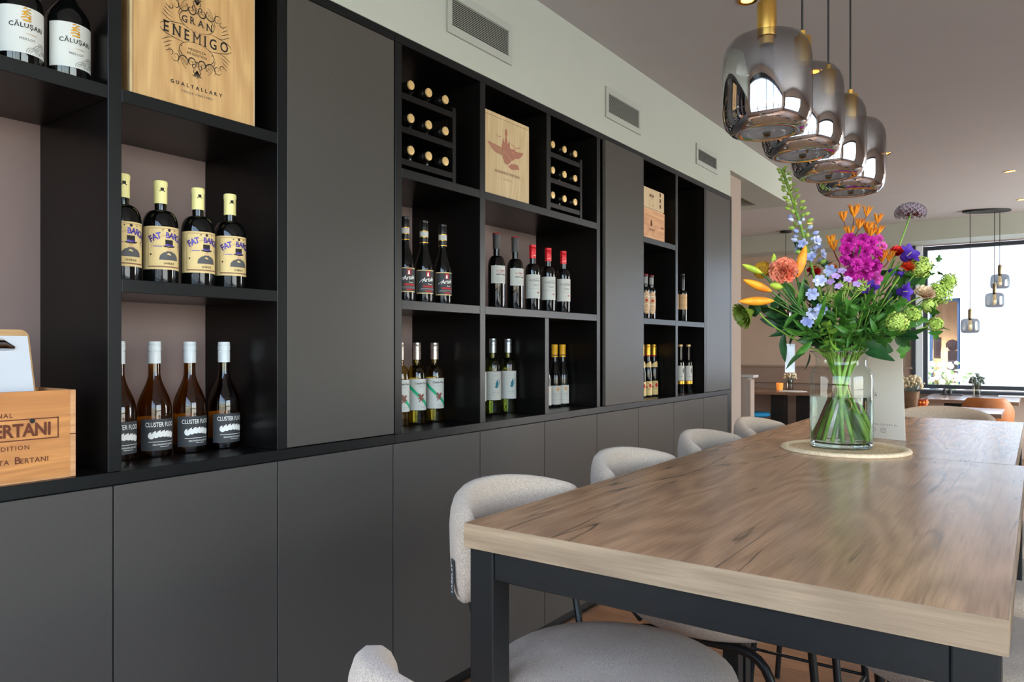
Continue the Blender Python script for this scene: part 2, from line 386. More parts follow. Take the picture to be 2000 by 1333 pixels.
# ------------------------------------------------------------ the room shell
CEIL = 3.10
struct('ceiling', MB().box((-2.7, -0.9, CEIL), (5.7, 11.7, CEIL+0.1)), 'ceil')
fl = struct('floor', MB().box((-2.7, -0.9, -0.06), (5.7, 11.7, -0.006)), 'floor')
r2 = random.Random(5)
y = 0.3
while y < 4.9:                                        # oak boards laid across the room, staggered
    x = -0.04 - r2.random()*0.5
    while x < 2.6:
        x2 = min(x + 0.75 + r2.random()*0.3, 2.6); xa = max(x, -0.04)
        if x2 > xa + 0.05:
            MB().box((xa+0.001, y+0.001, -0.0058), (x2-0.001, y+0.139, r2.random()*0.0006)).build('plank', 'floor', fl, bevel=0.001)
        x = x2
    y += 0.14
struct('wall_left', MB().box((-0.56, -0.75, 0), (-0.43, 5.70, CEIL)), 'taupe_back')
bulk = struct('trim_1', MB().box((-0.43, -0.75, 2.614), (0.0, 5.66, CEIL)), 'wall_white')          # boxed-in duct above the cabinets
struct('trim_2', MB().box((-0.28, 5.662, 2.82), (-0.001, 7.20, CEIL)).box((-2.6, 7.20, 2.82), (-0.001, 7.42, CEIL)), 'wall_white')
struct('wall_corner', MB().box((-0.56, 5.70, 0), (-0.05, 6.06, 2.818)), 'taupe_dimmed')
struct('wall_annex', MB().box((-2.7, 5.62, 0), (-0.562, 5.74, CEIL)), 'taupe')
struct('wall_side', MB().box((-2.7, 5.742, 0), (-2.6, 11.5, CEIL)), 'taupe')
FX0, FX1, FZ0, FZ1 = 0.522, 4.9, 0.86, 2.838
struct('wall_far', MB().box((-2.7, 11.5, 0), (FX0, 11.66, CEIL)).box((FX1, 11.5, 0), (5.7, 11.66, CEIL))
       .box((FX0, 11.5, 0), (FX1, 11.66, FZ0)).box((FX0, 11.5, FZ1), (FX1, 11.66, CEIL)), 'taupe')
struct('trim_3', MB().box((-2.6, 11.0, 2.84), (5.5, 11.498, CEIL-0.001)), 'wall_white')
struct('trim_4', MB().box((-2.6, 11.47, 0), (0.535, 11.498, 1.155)).box((-2.6, 11.455, 1.135), (0.535, 11.498, 1.165)).box((-2.6, 11.445, 0.90), (0.535, 11.469, 0.93)), 'taupe_dark', bevel=0.004)
def holes(lo, hi, zt, openings):
    """solid stretches of a wall around its window openings: (a0, z0, a1, z1) rectangles"""
    out = []; a = lo
    for (o0, o1, z0, z1) in openings:
        out += [(a, 0, o0, zt), (o0, 0, o1, z0), (o0, z1, o1, zt)]; a = o1
    return out + [(a, 0, hi, zt)]
mb = MB()
for a0, z0, a1, z1 in holes(-0.43, 5.7, CEIL, [(0.2, 5.0, 0.80, 2.98)]): mb.box((a0, -0.87, z0), (a1, -0.75, z1))
struct('wall_rear', mb, 'taupe')
mb = MB()
for a0, z0, a1, z1 in holes(-0.87, 11.5, CEIL, [(-0.5, 2.9, 0.55, 2.9), (8.4, 11.2, 0.55, 2.9)]): mb.box((5.5, a0, z0), (5.62, a1, z1))
struct('wall_right', mb, 'taupe')
def window(name, along, a0, a1, z0, z1, pos, depth, nx, nz, t=0.05, fr='window_frame', g=0.016):
    def bx(m, a, zz, b, z2, d0, d1):
        if along == 'X': m.box((a, pos+d0, zz), (b, pos+d1, z2))
        else: m.box((pos+d0, a, zz), (pos+d1, b, z2))
    m = MB(); e = 0.002
    bx(m, a0+e, z0+e, a0+t, z1-e, 0, depth); bx(m, a1-t, z0+e, a1-e, z1-e, 0, depth)
    bx(m, a0+t, z0+e, a1-t, z0+t, 0, depth); bx(m, a0+t, z1-t, a1-t, z1-e, 0, depth)
    xs = [a0+t+(a1-a0-2*t)*i/nx for i in range(nx+1)]; zs = [z0+t+(z1-z0-2*t)*i/nz for i in range(nz+1)]
    if nz == 2: zs[1] = z0+t+(z1-z0-2*t)*0.28
    for x in xs[1:-1]: bx(m, x-g, z0+t, x+g, z1-t, depth*0.2, depth*0.8)
    for zz in zs[1:-1]: bx(m, a0+t, zz-g, a1-t, zz+g, depth*0.25, depth*0.75)
    w = struct(name, m, fr)
    for i in range(nx):
        for j in range(nz):
            p = MB(); bx(p, xs[i]+(g if i else 0), zs[j]+(g if j else 0), xs[i+1]-(g if i < nx-1 else 0), zs[j+1]-(g if j < nz-1 else 0), depth*0.48, depth*0.52)
            p.build('pane', 'pane', w)
    return w
window('window_1', 'X', 0.655, FX1-0.02, FZ0+0.012, FZ1-0.012, 11.56, 0.07, 2, 1, 0.055)
struct('trim_5', MB().box((FX0+0.001, 11.46, FZ0), (FX0+0.05, 11.655, FZ1-0.002)), 'window_frame')
struct('trim_6', MB().box((FX0+0.052, 11.52, FZ0+0.002), (0.653, 11.65, FZ1-0.002)), 'reveal')
struct('trim_7', MB().box((FX0, 11.34, FZ0-0.05), (FX1, 11.499, FZ0-0.001)), 'window_frame')
window('window_2', 'X', 0.2, 5.0, 0.80, 2.98, -0.85, 0.08, 5, 2, 0.08, g=0.03)
window('window_3', 'Y', -0.5, 2.9, 0.55, 2.9, 5.52, 0.08, 4, 2)
window('added_window', 'Y', 8.4, 11.2, 0.55, 2.9, 5.52, 0.08, 4, 2)  # unseen window added to let light into the far room
# half-height partition beside the far end of the cabinets
pt = thing('low_partition', 'low taupe partition with a pale cap beyond the end of the wine wall', 'partition', (-0.10, 6.30, 0))
MB().box((-0.085, -0.06, 0), (0.05, 0.06, 1.175)).build('panel', 'taupe_dimmed', pt, bevel=0.004)
MB().box((0.052, -0.05, 0.0), (0.07, 0.05, 1.16)).build('edge_strip', 'taupe_dimmed', pt)
MB().box((-0.095, -0.07, 1.176), (0.10, 0.07, 1.20)).build('cap', 'ceil', pt, bevel=0.004)

# ------------------------------------------------------------ outside the far window
struct('terrace', MB().box((-6, 11.7, -0.3), (12, 26, -0.12)).box((-12, -16, -0.3), (20, -0.9, -0.12)).box((5.72, -0.89, -0.3), (16, 11.69, -0.12)), 'terrace')
hb = thing('neighbour_house', 'white rendered house wall seen through the far window', 'house', (0, 15.5, -0.12))
WX0, WX1, WZ0, WZ1 = 0.31, 0.80, 0.75, 2.45
m = MB()
for a0, z0, a1, z1 in ((-5, 0, WX0, 6), (WX1, 0, 11, 6), (WX0, 0, WX1, WZ0), (WX0, WZ1, WX1, 6)): m.box((a0, 0, z0), (a1, 0.25, z1))
m.build('wall', 'plaster', hb)
m = MB(); t = 0.05
m.box((WX0, 0.05, WZ0), (WX0+t, 0.12, WZ1)).box((WX1-t, 0.05, WZ0), (WX1, 0.12, WZ1)).box((WX0+t, 0.05, WZ0), (WX1-t, 0.12, WZ0+t)).box((WX0+t, 0.05, WZ1-t), (WX1-t, 0.12, WZ1))
hf = m.build('window', mat('blue_grey_frame', (58, 74, 98), 0.5), hb)
MB().box((WX0+t, 0.08, WZ0+t), (WX1-t, 0.085, WZ1-t)).build('pane', pane_mat('bluish_pane', (0.85, 0.90, 0.97), 0.05, 0.0, 0.4), hf)
m = MB().box((WX0-0.5, 0.9, WZ0-0.3), (WX1+0.5, 0.95, WZ1+0.3)).box((WX0-0.5, 0.251, WZ0-0.3), (WX0-0.45, 0.9, WZ1+0.3)).box((WX1+0.45, 0.251, WZ0-0.3), (WX1+0.5, 0.9, WZ1+0.3)).box((WX0-0.5, 0.251, WZ1+0.3), (WX1+0.5, 0.95, WZ1+0.35))
m.build('inner_wall', mat('tan_room', (224, 184, 132), 0.8, noise=0.1, scale=4), hb)
m = MB().box((WX0, 0.3, WZ0+0.35), (WX1, 0.6, WZ0+0.38)); m.ball((WX0+0.33, 0.45, WZ0+0.85), 0.11, 0).box((WX0+0.26, 0.4, WZ0+0.38), (WX0+0.42, 0.5, WZ0+0.75)).box((WX0+0.02, 0.5, WZ0+0.6), (WX0+0.14, 0.6, WZ0+1.0))
m.build('furniture', mat('brown_inside', (112, 70, 50), 0.7), hb)
d = bpy.data.lights.new('neighbour_room_fill', 'POINT'); d.energy = 26; d.color = (1.0, 0.86, 0.68); d.shadow_soft_size = 0.1  # added point light, brightens the room behind the house window
l = bpy.data.objects.new('neighbour_room_fill', d); COL.objects.link(l); l.location = (0.45, 15.5+0.6, 1.3)
def blob_plant(name, label, loc, w, h, n, leafm, bloomm, seed, cat='shrub'):
    rr = random.Random(seed); t = thing(name, label, cat, loc); a = MB(); b = MB(); st = MB()
    for i in range(n):
        u = rr.uniform(-1, 1); v = rr.uniform(-1, 1); z = h*(0.15+0.85*rr.random())
        p = Vector((u*w*0.5, v*w*0.3, z)); d = Vector((rr.uniform(-1, 1), rr.uniform(-1, 1), rr.uniform(-0.3, 1))).normalized()
        q = d.orthogonal().normalized(); s = 0.05+0.04*rr.random()
        a.add([p, p+d*s+q*s*0.35, p+d*s*2, p+d*s-q*s*0.35], [(0, 1, 2, 3)])
        if i % 2 == 0:
            b.ball(tuple(p + Vector((0, -0.05, 0.05))), 0.030+0.03*rr.random(), 0, 6, 4)
    for k in range(7): st.tube([(rr.uniform(-0.1, 0.1), rr.uniform(-0.05, 0.05), 0), (rr.uniform(-w/2, w/2), rr.uniform(-w/4, w/4), h*0.8)], 0.006, 5)
    st.build('stem', 'leaf_a', t); tag(a.build('foliage', leafm, t), kind='stuff'); tag(b.build('blossoms', bloomm, t, smooth=60), kind='stuff')
    return t
M['leaf_a'] = mat('leaf_mid', (66, 112, 40), 0.5, noise=0.3, scale=40)
M['garden_leaf'] = mat('garden_leaf', (150, 176, 110), 0.7)
M['garden_bloom'] = mat('garden_bloom', (238, 224, 222), 0.8)
blob_plant('flowering_shrub', 'pale pink flowering garden shrub outside the far window', (0.45, 14.6, -0.12), 1.35, 1.25, 520, 'garden_leaf', 'garden_bloom', 3)

# ------------------------------------------------------------ the wine wall: base cabinets and open shelf cabinets
def yz_box(parent, name, y0, y1, z0, z1, x0, x1, m, bevel=0.0012):
    mb = MB().box((x0, y0, z0), (x1, y1, z1))
    if m == 'carcass': m = ['carcass', 'edge']; mb.m[3] = 1                  # the front edges carry a lighter edge band
    return mb.build(name, m, parent, bevel=bevel)
for nm, y0, y1, doors, lab in (('base_cabinet', -0.068, 1.9735, [-0.065, 0.443, 0.953, 1.462, 1.974], 'nearest long anthracite base cabinet under the left shelves'),
                          ('base_cabinet', 1.9755, 4.0385, [1.975, 2.499, 3.009, 3.53, 4.04], 'middle anthracite base cabinet behind the first bar stools'),
                          ('base_cabinet', 4.0405, 5.69, [4.04, 4.566, 5.094, 5.60], 'farthest anthracite base cabinet at the end of the wine wall')):
    t = thing(nm, lab, 'cabinet', (0, 0, 0))
    yz_box(t, 'carcass', y0, y1, 0.075, 1.071, -0.40, -0.020, 'carcass')
    yz_box(t, 'plinth', y0, y1, 0.0, 0.074, -0.40, -0.05, 'carcass')
    for a, b in zip(doors[:-1], doors[1:]): yz_box(t, 'door', a+0.002, b-0.002, 0.075, 1.0695, -0.0185, 0.0, 'door', 0.0015)
    if y1 > 5: yz_box(t, 'end_panel', 5.602, 5.69, 0.0, 1.0705, -0.0185, -0.001, 'carcass')
ZL, ZT = 1.106, 2.580
def shelf_cabinet(label, y0, y1, sides, shelves, door, backs, rows=()):
    t = thing('shelf_cabinet', label, 'cabinet', (0, 0, 0))
    yz_box(t, 'top_board', y0, y1, ZT, 2.6125, -0.40, 0.0, 'carcass')
    yz_box(t, 'bottom_board', y0, y1, 1.0725, ZL, -0.40, 0.0, 'carcass')
    for a, b, x1 in sides: yz_box(t, 'side_panel', a, b, ZL+0.0005, ZT-0.0005, -0.40, x1, 'carcass')
    for a, b, z0, z1 in rows: yz_box(t, 'divider', a, b, z0, z1, -0.40, -0.0005, 'carcass')
    for a, b, z in shelves: yz_box(t, 'shelf', a+0.0005, b-0.0005, z-0.0355, z, -0.40, -0.0004, 'carcass')
    for a, b in backs: yz_box(t, 'back_panel', a, b, 1.08, 2.60, -0.412, -0.4005, 'taupe_back', 0)
    d0, d1, x0, x1 = door
    yz_box(t, 'tall_door', d0, d1, ZL+0.003, ZT-0.001, x0, x1, 'door', 0.0015)
    return t
S1, S2 = 2.112, 1.612
shelf_cabinet('nearest black shelf cabinet with the tall left door', -0.11, 1.982,
    [(-0.11, -0.075, 0), (0.417, 0.453, 0), (0.939, 0.974, 0), (1.460, 1.496, 0), (1.955, 1.981, -0.022)],
    [(-0.075, 0.417, S1), (-0.075, 0.417, S2), (0.453, 0.939, S1), (0.974, 1.460, S1), (0.974, 1.460, S2)], (1.4985, 1.979, -0.02, -0.0005), [(-0.075, 1.46)])
shelf_cabinet('middle black shelf cabinet with two bottle racks and eight niches', 1.984, 4.079,
    [(1.984, 2.020, 0), (2.499, 2.536, 0), (3.530, 3.566, 0), (4.055, 4.078, -0.006)],
    [(2.020, 2.499, S1), (2.020, 2.499, S2), (2.536, 3.530, S1), (2.536, 3.530, S2)], (3.598, 4.072, -0.004, 0.016), [(2.0, 3.53)],
    [(3.027, 3.064, S1+0.0005, ZT-0.0005), (3.012, 3.047, ZL+0.0005, S2-0.036)])
shelf_cabinet('farthest black shelf cabinet with tall narrow niches beside the end door', 4.081, 5.69,
    [(4.081, 4.115, 0), (4.598, 4.634, 0), (5.110, 5.146, 0), (5.657, 5.69, 0)],
    [(4.115, 4.598, S1), (4.115, 4.598, S2), (4.634, 5.110, S2)], (5.149, 5.654, -0.02, -0.0005), [(4.1, 5.11)])

# ------------------------------------------------------------ air vents in the boxed duct
for (y0, y1, z0, z1), lab in (((2.277, 2.726, 2.717, 2.90), 'large nearest white louvred air vent above the left bottle rack'),
                         ((3.623, 4.061, 2.713, 2.886), 'white louvred air vent above the middle tall door'),
                         ((4.949, 5.363, 2.724, 2.87), 'smallest white air vent at the far end of the duct')):
    t = thing('air_vent', lab, 'vent', (0.0005, y0, z0), 0, 'air vents in the duct'); w, h = y1-y0, z1-z0; e = 0.034
    m = MB().box((0, 0, 0), (0.009, w, e)).box((0, 0, h-e), (0.009, w, h)).box((0, 0, e), (0.009, e*0.8, h-e)).box((0, w-e*0.8, e), (0.009, w, h-e))
    m.build('frame', 'vent', t, bevel=0.0015)
    MB().box((0, e*0.8, e), (0.0012, w-e*0.8, h-e)).build('shade_sheet', 'dark', t)  # near-black sheet, paints the shade of the hollow duct behind the slats
    s = MB(); n = 15; p = (h-2*e)/n
    for i in range(n):
        z = e+p*(i+0.5)
        s.add([(0.0015, e*0.8, z+p*0.44), (0.0065, e*0.8, z-p*0.28), (0.0065, w-e*0.8, z-p*0.28), (0.0015, w-e*0.8, z+p*0.44),
               (0.0015, e*0.8, z+p*0.26), (0.0065, e*0.8, z-p*0.46), (0.0065, w-e*0.8, z-p*0.46), (0.0015, w-e*0.8, z+p*0.26)],
              [(0, 1, 2, 3), (1, 5, 6, 2), (7, 6, 5, 4), (0, 3, 7, 4), (0, 4, 5, 1), (3, 2, 6, 7)])
    tag(s.build('slats', 'vent', t), kind='stuff')

# ------------------------------------------------------------ bottles
def profile(r, H, zn, zs, rn=0.0150, slope=False):
    p = [(r-0.004, 0), (r-0.001, 0.0015), (r, 0.005), (r, zs)]
    for i in range(1, 9):
        t = i/8
        if slope: p.append((rn+(r-rn)*(1+math.cos(PI*t))/2, zs+(zn-zs)*t))
        else: p.append((rn+(r-rn)*max(math.cos(t*PI/2), 0)**0.85, zs+(zn-zs)*math.sin(t*PI/2)**0.95))
    return p + [(rn, H-0.013), (rn+0.0016, H-0.012), (rn+0.0016, H-0.003), (rn-0.001, H-0.0005)]
def capsule(mb, rn, z0, H, m=0, rings=False, flare=0.0):
    r = rn+0.0022
    p = [(r+flare, z0), (r, z0+0.012)]
    if rings:
        zz = H-(H-z0)*0.42
        p += [(r, zz-0.003), (r-0.0012, zz-0.002), (r-0.0012, zz), (r+0.0004, zz+0.001), (r+0.0004, H-0.012), (r-0.0006, H-0.010), (r+0.0004, H-0.008)]
    else: p += [(r, H-0.016), (r+0.0012, H-0.013), (r+0.0012, H-0.003)]
    mb.lathe(p + [(r-0.0008, H+0.0008)], 20, m)
def bottle(name, label, spec, loc, rz=0.0, group=None, cat='bottle'):
    r, H, zn, zs = spec['dims']; rn = spec.get('rn', 0.0150)
    t = thing(name, label, cat, loc, rz, group)
    MB().lathe(profile(r, H, zn, zs, rn, spec.get('slope', False)), 32).build('glass', spec['glass'], t, smooth=40)
    if 'cap' in spec:
        m, z0, rings = spec['cap'][:3]; c = MB(); mats = [m]
        capsule(c, rn, z0, H, 0, rings, spec.get('flare', 0))
        if len(spec['cap']) > 3: spec['cap'][3](c, mats, rn+0.0022)
        c.build('capsule', mats, t, smooth=35)
    for nm, rr, mats, a0, pr in spec['labels']:
        c = MB(); pr.emit(c, cyl(rr+0.0005, a0), 0, 0.00035, 0.0055); c.build(nm, mats, t, smooth=None)
    return t
def again(src, label, loc, rz=None):
    c = dup(src); c['label'] = label; c.location = loc
    if rz is not None: c.rotation_euler = (0, 0, rz)
    return c
def series(src_fn, spec, name, group, items, rz=0.0):
    first = None
    for label, loc in items:
        if first is None: first = bottle(name, label, spec, loc, rz, group)
        else: again(first, label, loc)

# white-labelled merlot, top left niche
pr = Print().rect(-0.062, 0.032, 0.062, 0.145, 0, 0, 18)
pr.text('CĂLUȘARI', 0.004, 0.094, 0.0155, 1, 0.018, 1.1).text('MERLOT', 0.004, 0.064, 0.0085, 2, 0.0, 1.15).text('7 POMERIA', 0.012, 0.079, 0.0045, 3, 0, 1.2)
for dy in (0, 0.007, 0.014): pr.line([(0.000-0.010+dy*0.2, 0.117+dy), (0.0+0.002, 0.121+dy), (0.012, 0.117+dy)], 0.0030, 3, 2)
pr.line([(-0.005, 0.139), (0.001, 0.143), (0.004, 0.138), (0.011, 0.141)], 0.003, 3).disc(0.0, 0.128, 0.0045, 3).disc(0.008, 0.119, 0.004, 3).rect(-0.006, 0.110, 0.012, 0.114, 3, 2, 3)
for k, (u, v, r_) in enumerate(((0.018, 0.036, 0.017), (0.035, 0.044, 0.019), (0.050, 0.038, 0.015), (0.040, 0.058, 0.011))):
    for q in (1.0, 0.72, 0.45):
        pr.line([(u+r_*q*math.cos(a*PI/10), v+r_*q*math.sin(a*PI/10)*0.8) for a in range(11)], 0.0010, 2, 1)
SP = dict(dims=(0.051, 0.335, 0.235, 0.160), slope=True, glass='black_glass', cap=('black_foil', 0.27, False), labels=[('label', 0.051, ['paper', 'ink', 'grey_mid', 'gold'], -0.10, pr)])
series(None, SP, 'merlot_bottle', 'merlot bottles in the top left niche',
       [('white-labelled merlot bottle at the left edge of the top shelf', (-0.088, 0.768, S1+0.0005)), ('white-labelled merlot bottle beside the black partition on the top shelf', (-0.088, 0.880, S1+0.0005))])

# cream-labelled shiraz with a top-hatted bust
pr = Print().rect(-0.070, 0.040, 0.060, 0.162, 0, 0, 20).frame(-0.047, 0.046, 0.052, 0.157, 0.0012, 4, 1, 10)
for i, ch in enumerate('FAT BARON'):
    a = (i-4)*0.19; u = 0.006+0.066*math.sin(a*0.85); v = 0.1300-0.030*(a*0.85)**2
    pr.text(ch, u, v, 0.0225+0.001*abs(i-4), 2, 0.035, rot=-a*0.62, xs=0.82)
pr.rect(0.000, 0.107, 0.022, 0.1245, 1).rect(0.000, 0.107, 0.022, 0.112, 2, 3).poly([(-0.006, 0.108), (-0.004, 0.104), (0.011, 0.102), (0.026, 0.104), (0.029, 0.109), (0.011, 0.106)], 1, 2)
pr.rect(0.006, 0.092, 0.017, 0.101, 3, 1).rect(0.003, 0.089, 0.020, 0.092, 5, 2)
pr.poly([(-0.016, 0.067), (0.040, 0.067), (0.038, 0.079), (0.030, 0.087), (0.019, 0.091), (0.004, 0.091), (-0.006, 0.087), (-0.014, 0.079)], 5, 1).poly([(0.004, 0.083), (0.016, 0.080), (0.014, 0.085), (0.007, 0.087)], 0, 3)
pr.text('SHIRAZ', 0.011, 0.0545, 0.0085, 1, 0.01, 1.05).rect(-0.046, 0.0475, 0.050, 0.0495, 4, 2, 8)
pr.disc(0.011, 0.152, 0.0042, 1).disc(-0.006, 0.152, 0.0018, 1).disc(0.028, 0.152, 0.0018, 1).disc(-0.038, 0.082, 0.0026, 1)
pr.line([(0.011+0.047*math.cos(PI*a/12), 0.100+0.038*math.sin(PI*a/12)) for a in range(13)], 0.0008, 4, 1)
pr.line([(0.052, 0.112), (0.040, 0.108), (0.048, 0.098)], 0.0022, 2).rect(-0.032, 0.104, -0.008, 0.106, 2, 1, 2)
def baron_cap(c, mats, rr):
    mats.append('ink'); p = Print().rect(-0.005, 0.268, 0.004, 0.277, 0, 1).rect(-0.008, 0.266, 0.007, 0.2685, 0, 1); p.emit(c, cyl(rr+0.0005, 0.02), 1)
    p = Print().rect(-0.005, 0.258, 0.004, 0.267, 0, 1).rect(-0.008, 0.256, 0.007, 0.2585, 0, 1); p.emit(c, cyl(rr+0.0005, 2.2), 1)
SP = dict(dims=(0.0475, 0.297, 0.213, 0.163), glass='black_glass', rn=0.0158, cap=('cream_cap', 0.232, False, baron_cap),
          labels=[('label', 0.0475, ['cream', 'ink', 'violet_ink', 'tan_paper', 'brown_ink', 'grey_mid'], 0.0, pr)])
series(None, SP, 'shiraz_bottle', 'cream-labelled shiraz bottles', [
    ('cream-capped shiraz bottle half hidden behind the left partition', (-0.10, 1.026, S2+0.0005)), ('cream-capped shiraz bottle, second from the left in its row', (-0.10, 1.134, S2+0.0005)),
    ('cream-capped shiraz bottle, third from the left in its row', (-0.10, 1.250, S2+0.0005)), ('cream-capped shiraz bottle at the right end of its row', (-0.10, 1.358, S2+0.0005))], rz=rad(-14))

# sauvignon blanc in amber glass with a charcoal sheep label
pr = Print().rect(-0.064, 0.020, 0.064, 0.113, 0, 0, 20).text('CLUSTER FLOCK', -0.002, 0.0905, 0.0190, 1, 0.008, 1.0, xs=0.66)
for k in range(6):
    u = -0.032+k*0.0125; v = 0.063+0.007*math.sin(PI*(k+0.5)/6)
    pr.disc(u, v, 0.0092, 1, 2+(k % 2), 16, ry=0.0105).disc(u+0.0015, v+0.008, 0.0022, 2, 5)
pr.rect(-0.040, 0.0455, 0.045, 0.0468, 1, 2, 8).text('SAUVIGNON BLANC', 0.004, 0.0355, 0.0068, 1, 0.01, 1.05).rect(-0.008, 0.0305, 0.020, 0.0318, 1, 2, 3)
back = Print().rect(-0.040, 0.030, 0.044, 0.116, 0, 0, 12)
SP = dict(dims=(0.0480, 0.342, 0.252, 0.140), slope=True, rn=0.0165, glass='amber_glass', cap=('white_cap', 0.277, True),
          labels=[('label', 0.048, ['char', 'white_ink', 'ink'], 0.0, pr), ('back_label', 0.0470, ['cream'], PI, back)])
series(None, SP, 'sauvignon_bottle', 'amber sauvignon blanc bottles', [
    ('amber sauvignon bottle mostly hidden behind the left partition', (-0.20, 1.063, ZL+0.0005)), ('amber sauvignon bottle with charcoal sheep label, second from left', (-0.20, 1.170, ZL+0.0005)),
    ('amber sauvignon bottle with charcoal sheep label, third from left', (-0.20, 1.283, ZL+0.0005)), ('amber sauvignon bottle at the right end of its row', (-0.20, 1.402, ZL+0.0005))])

# black-labelled red with a white border
pr = Print().rect(-0.054, 0.038, 0.054, 0.134, 1, 0, 18).rect(-0.051, 0.0415, 0.051, 0.1305, 0, 1, 18)
pr.text('Artale', -0.002, 0.087, 0.024, 2, 0.012, 0.88, slant=0.3, rot=0.12).line([(-0.040, 0.083), (-0.026, 0.095), (-0.016, 0.098)], 0.0018, 2).text('Rosso', 0.006, 0.074, 0.0075, 2, 0.01, slant=0.2)
pr.rect(-0.010, 0.106, 0.006, 0.128, 3, 2).poly([(-0.008, 0.108), (0.001, 0.108), (-0.001, 0.124), (-0.006, 0.122)], 2, 3)
pr.rect(-0.024, 0.0635, 0.026, 0.0705, 3, 2, 4).rect(-0.034, 0.0565, 0.034, 0.0585, 4, 2, 6).rect(-0.040, 0.0525, 0.040, 0.0535, 4, 2, 6).rect(-0.014, 0.0455, 0.018, 0.0500, 3, 2, 4)
def ring_band(c, mats, rr):
    mats.extend(['paper', 'gold']); c.lathe([(rr+0.0006, 0.272), (rr+0.0006, 0.293)], 20, 1, cap=False).lathe([(rr+0.0008, 0.2935), (rr+0.0008, 0.296)], 20, 2, cap=False).lathe([(rr+0.0008, 0.269), (rr+0.0008, 0.2715)], 20, 2, cap=False).lathe([(rr+0.0014, 0.246), (rr+0.0014, 0.249)], 20, 2, cap=False)
SP = dict(dims=(0.0375, 0.338, 0.244, 0.140), slope=True, glass='black_glass', cap=('black_foil', 0.246, True, ring_band), labels=[('label', 0.0375, ['char', 'cream', 'white_ink', 'red_ink', 'grey_ink'], -0.30, pr)])
series(None, SP, 'red_wine_bottle', 'black-labelled red wine bottles', [
    ('black-labelled red bottle against the left edge of its niche', (-0.09, 2.130, S2+0.0005)), ('black-labelled red bottle in the middle of three', (-0.09, 2.241, S2+0.0005)), ('black-labelled red bottle at the right of three', (-0.09, 2.357, S2+0.0005))])

# pinot noir, grey capsules with a red top
pr = Print().rect(-0.050, 0.115, 0.035, 0.197, 0, 0, 14).text('PINOT NOIR', 0.0, 0.152, 0.0085, 1, 0.03, 1.0).text('La Vigne', -0.002, 0.170, 0.013, 2, 0.0, slant=0.3).text('de la maison', 0, 0.162, 0.006, 2, slant=0.3)
for k in range(4): pr.rect(-0.026, 0.141-k*0.006, 0.024, 0.1418-k*0.006, 3, 2, 4)
def red_top(c, mats, rr): mats.append('red_ink'); c.lathe([(rr+0.0004, 0.3465), (rr+0.0016, 0.348), (rr+0.0006, 0.351)], 20, 1)
SP = dict(dims=(0.0400, 0.349, 0.245, 0.190), glass='black_glass', cap=('dkgrey_cap', 0.277, False, red_top), labels=[('label', 0.040, ['paper', 'ink', 'red_ink', 'grey_ink'], -0.35, pr)])
series(None, SP, 'pinot_bottle', 'grey-capped pinot bottles', [
    ('grey-capped pinot noir bottle at the left end of the long niche', (-0.09, 2.736, S2+0.0005)), ('grey-capped pinot noir bottle beside the first red-capped one', (-0.09, 2.886, S2+0.0005))])
# white-labelled reds with red capsules
pr = Print().rect(-0.058, 0.062, 0.045, 0.180, 0, 0, 16).text('La Quinta', -0.006, 0.146, 0.0150, 1, 0.0, slant=0.25).line([(-0.032, 0.158), (-0.02, 0.152), (-0.005, 0.157), (0.01, 0.161), (0.03, 0.158)], 0.0012, 1).text('RESERVA', 0.002, 0.124, 0.0075, 1, 0.0).rect(-0.04, 0.108, 0.035, 0.1092, 2, 2, 5).rect(-0.03, 0.131, 0.025, 0.1318, 2, 2, 4)
pr.rect(0.008, 0.088, 0.02, 0.094, 3, 2)
def white_marks(c, mats, rr): mats.append('white_ink'); p = Print().rect(-0.012, 0.272, -0.003, 0.274, 0, 1).rect(0.001, 0.2745, 0.010, 0.278, 0, 1); p.emit(c, cyl(rr+0.0005, -0.7), 1)
SP = dict(dims=(0.0375, 0.329, 0.236, 0.194), glass='black_glass', cap=('red', 0.262, True, white_marks), labels=[('label', 0.0375, ['paper', 'grey_mid', 'grey_ink', 'red_ink'], -0.55, pr)])
series(None, SP, 'red_capped_bottle', 'red-capped bottles in the long niche', [
    ('red-capped white-labelled bottle next to the grey-capped pair', (-0.09, 3.036, S2+0.0005)), ('red-capped white-labelled bottle in the middle of three', (-0.09, 3.178, S2+0.0005)), ('red-capped white-labelled bottle at the right end of the row', (-0.09, 3.326, S2+0.0005))])

# straw-coloured white wine with a green sash label
pr = Print().rect(-0.056, 0.060, 0.048, 0.192, 0, 0, 18)
n = 12
pr.line([(-0.056+0.104*i/n, 0.168-0.100*i/n) for i in range(n+1)], 0.0125, 1, 1).text('Casale Fiore', 0.004, 0.170, 0.0125, 2, 0.01, 0.95).text('BIANCO', 0.004, 0.158, 0.0055, 4)
g = [(-0.010, 0.127), (-0.004, 0.131), (0.001, 0.127), (0.000, 0.121), (0.008, 0.128), (0.016, 0.130), (0.013, 0.124), (0.019, 0.122), (0.012, 0.118), (0.010, 0.112), (0.016, 0.110), (0.018, 0.104), (0.011, 0.107), (0.008, 0.102), (0.012, 0.096), (0.005, 0.096), (0.003, 0.103), (-0.001, 0.100), (-0.004, 0.095), (-0.009, 0.095), (-0.005, 0.101), (-0.004, 0.108), (-0.010, 0.106), (-0.012, 0.110), (-0.005, 0.113), (-0.006, 0.119), (-0.012, 0.121)]
pr.poly(g, 3, 3).rect(-0.012, 0.0765, 0.03, 0.0775, 4, 2, 3).rect(0.0, 0.070, 0.02, 0.0712, 4, 2, 2)
back = Print().rect(-0.040, 0.075, 0.040, 0.195, 0, 0, 12)
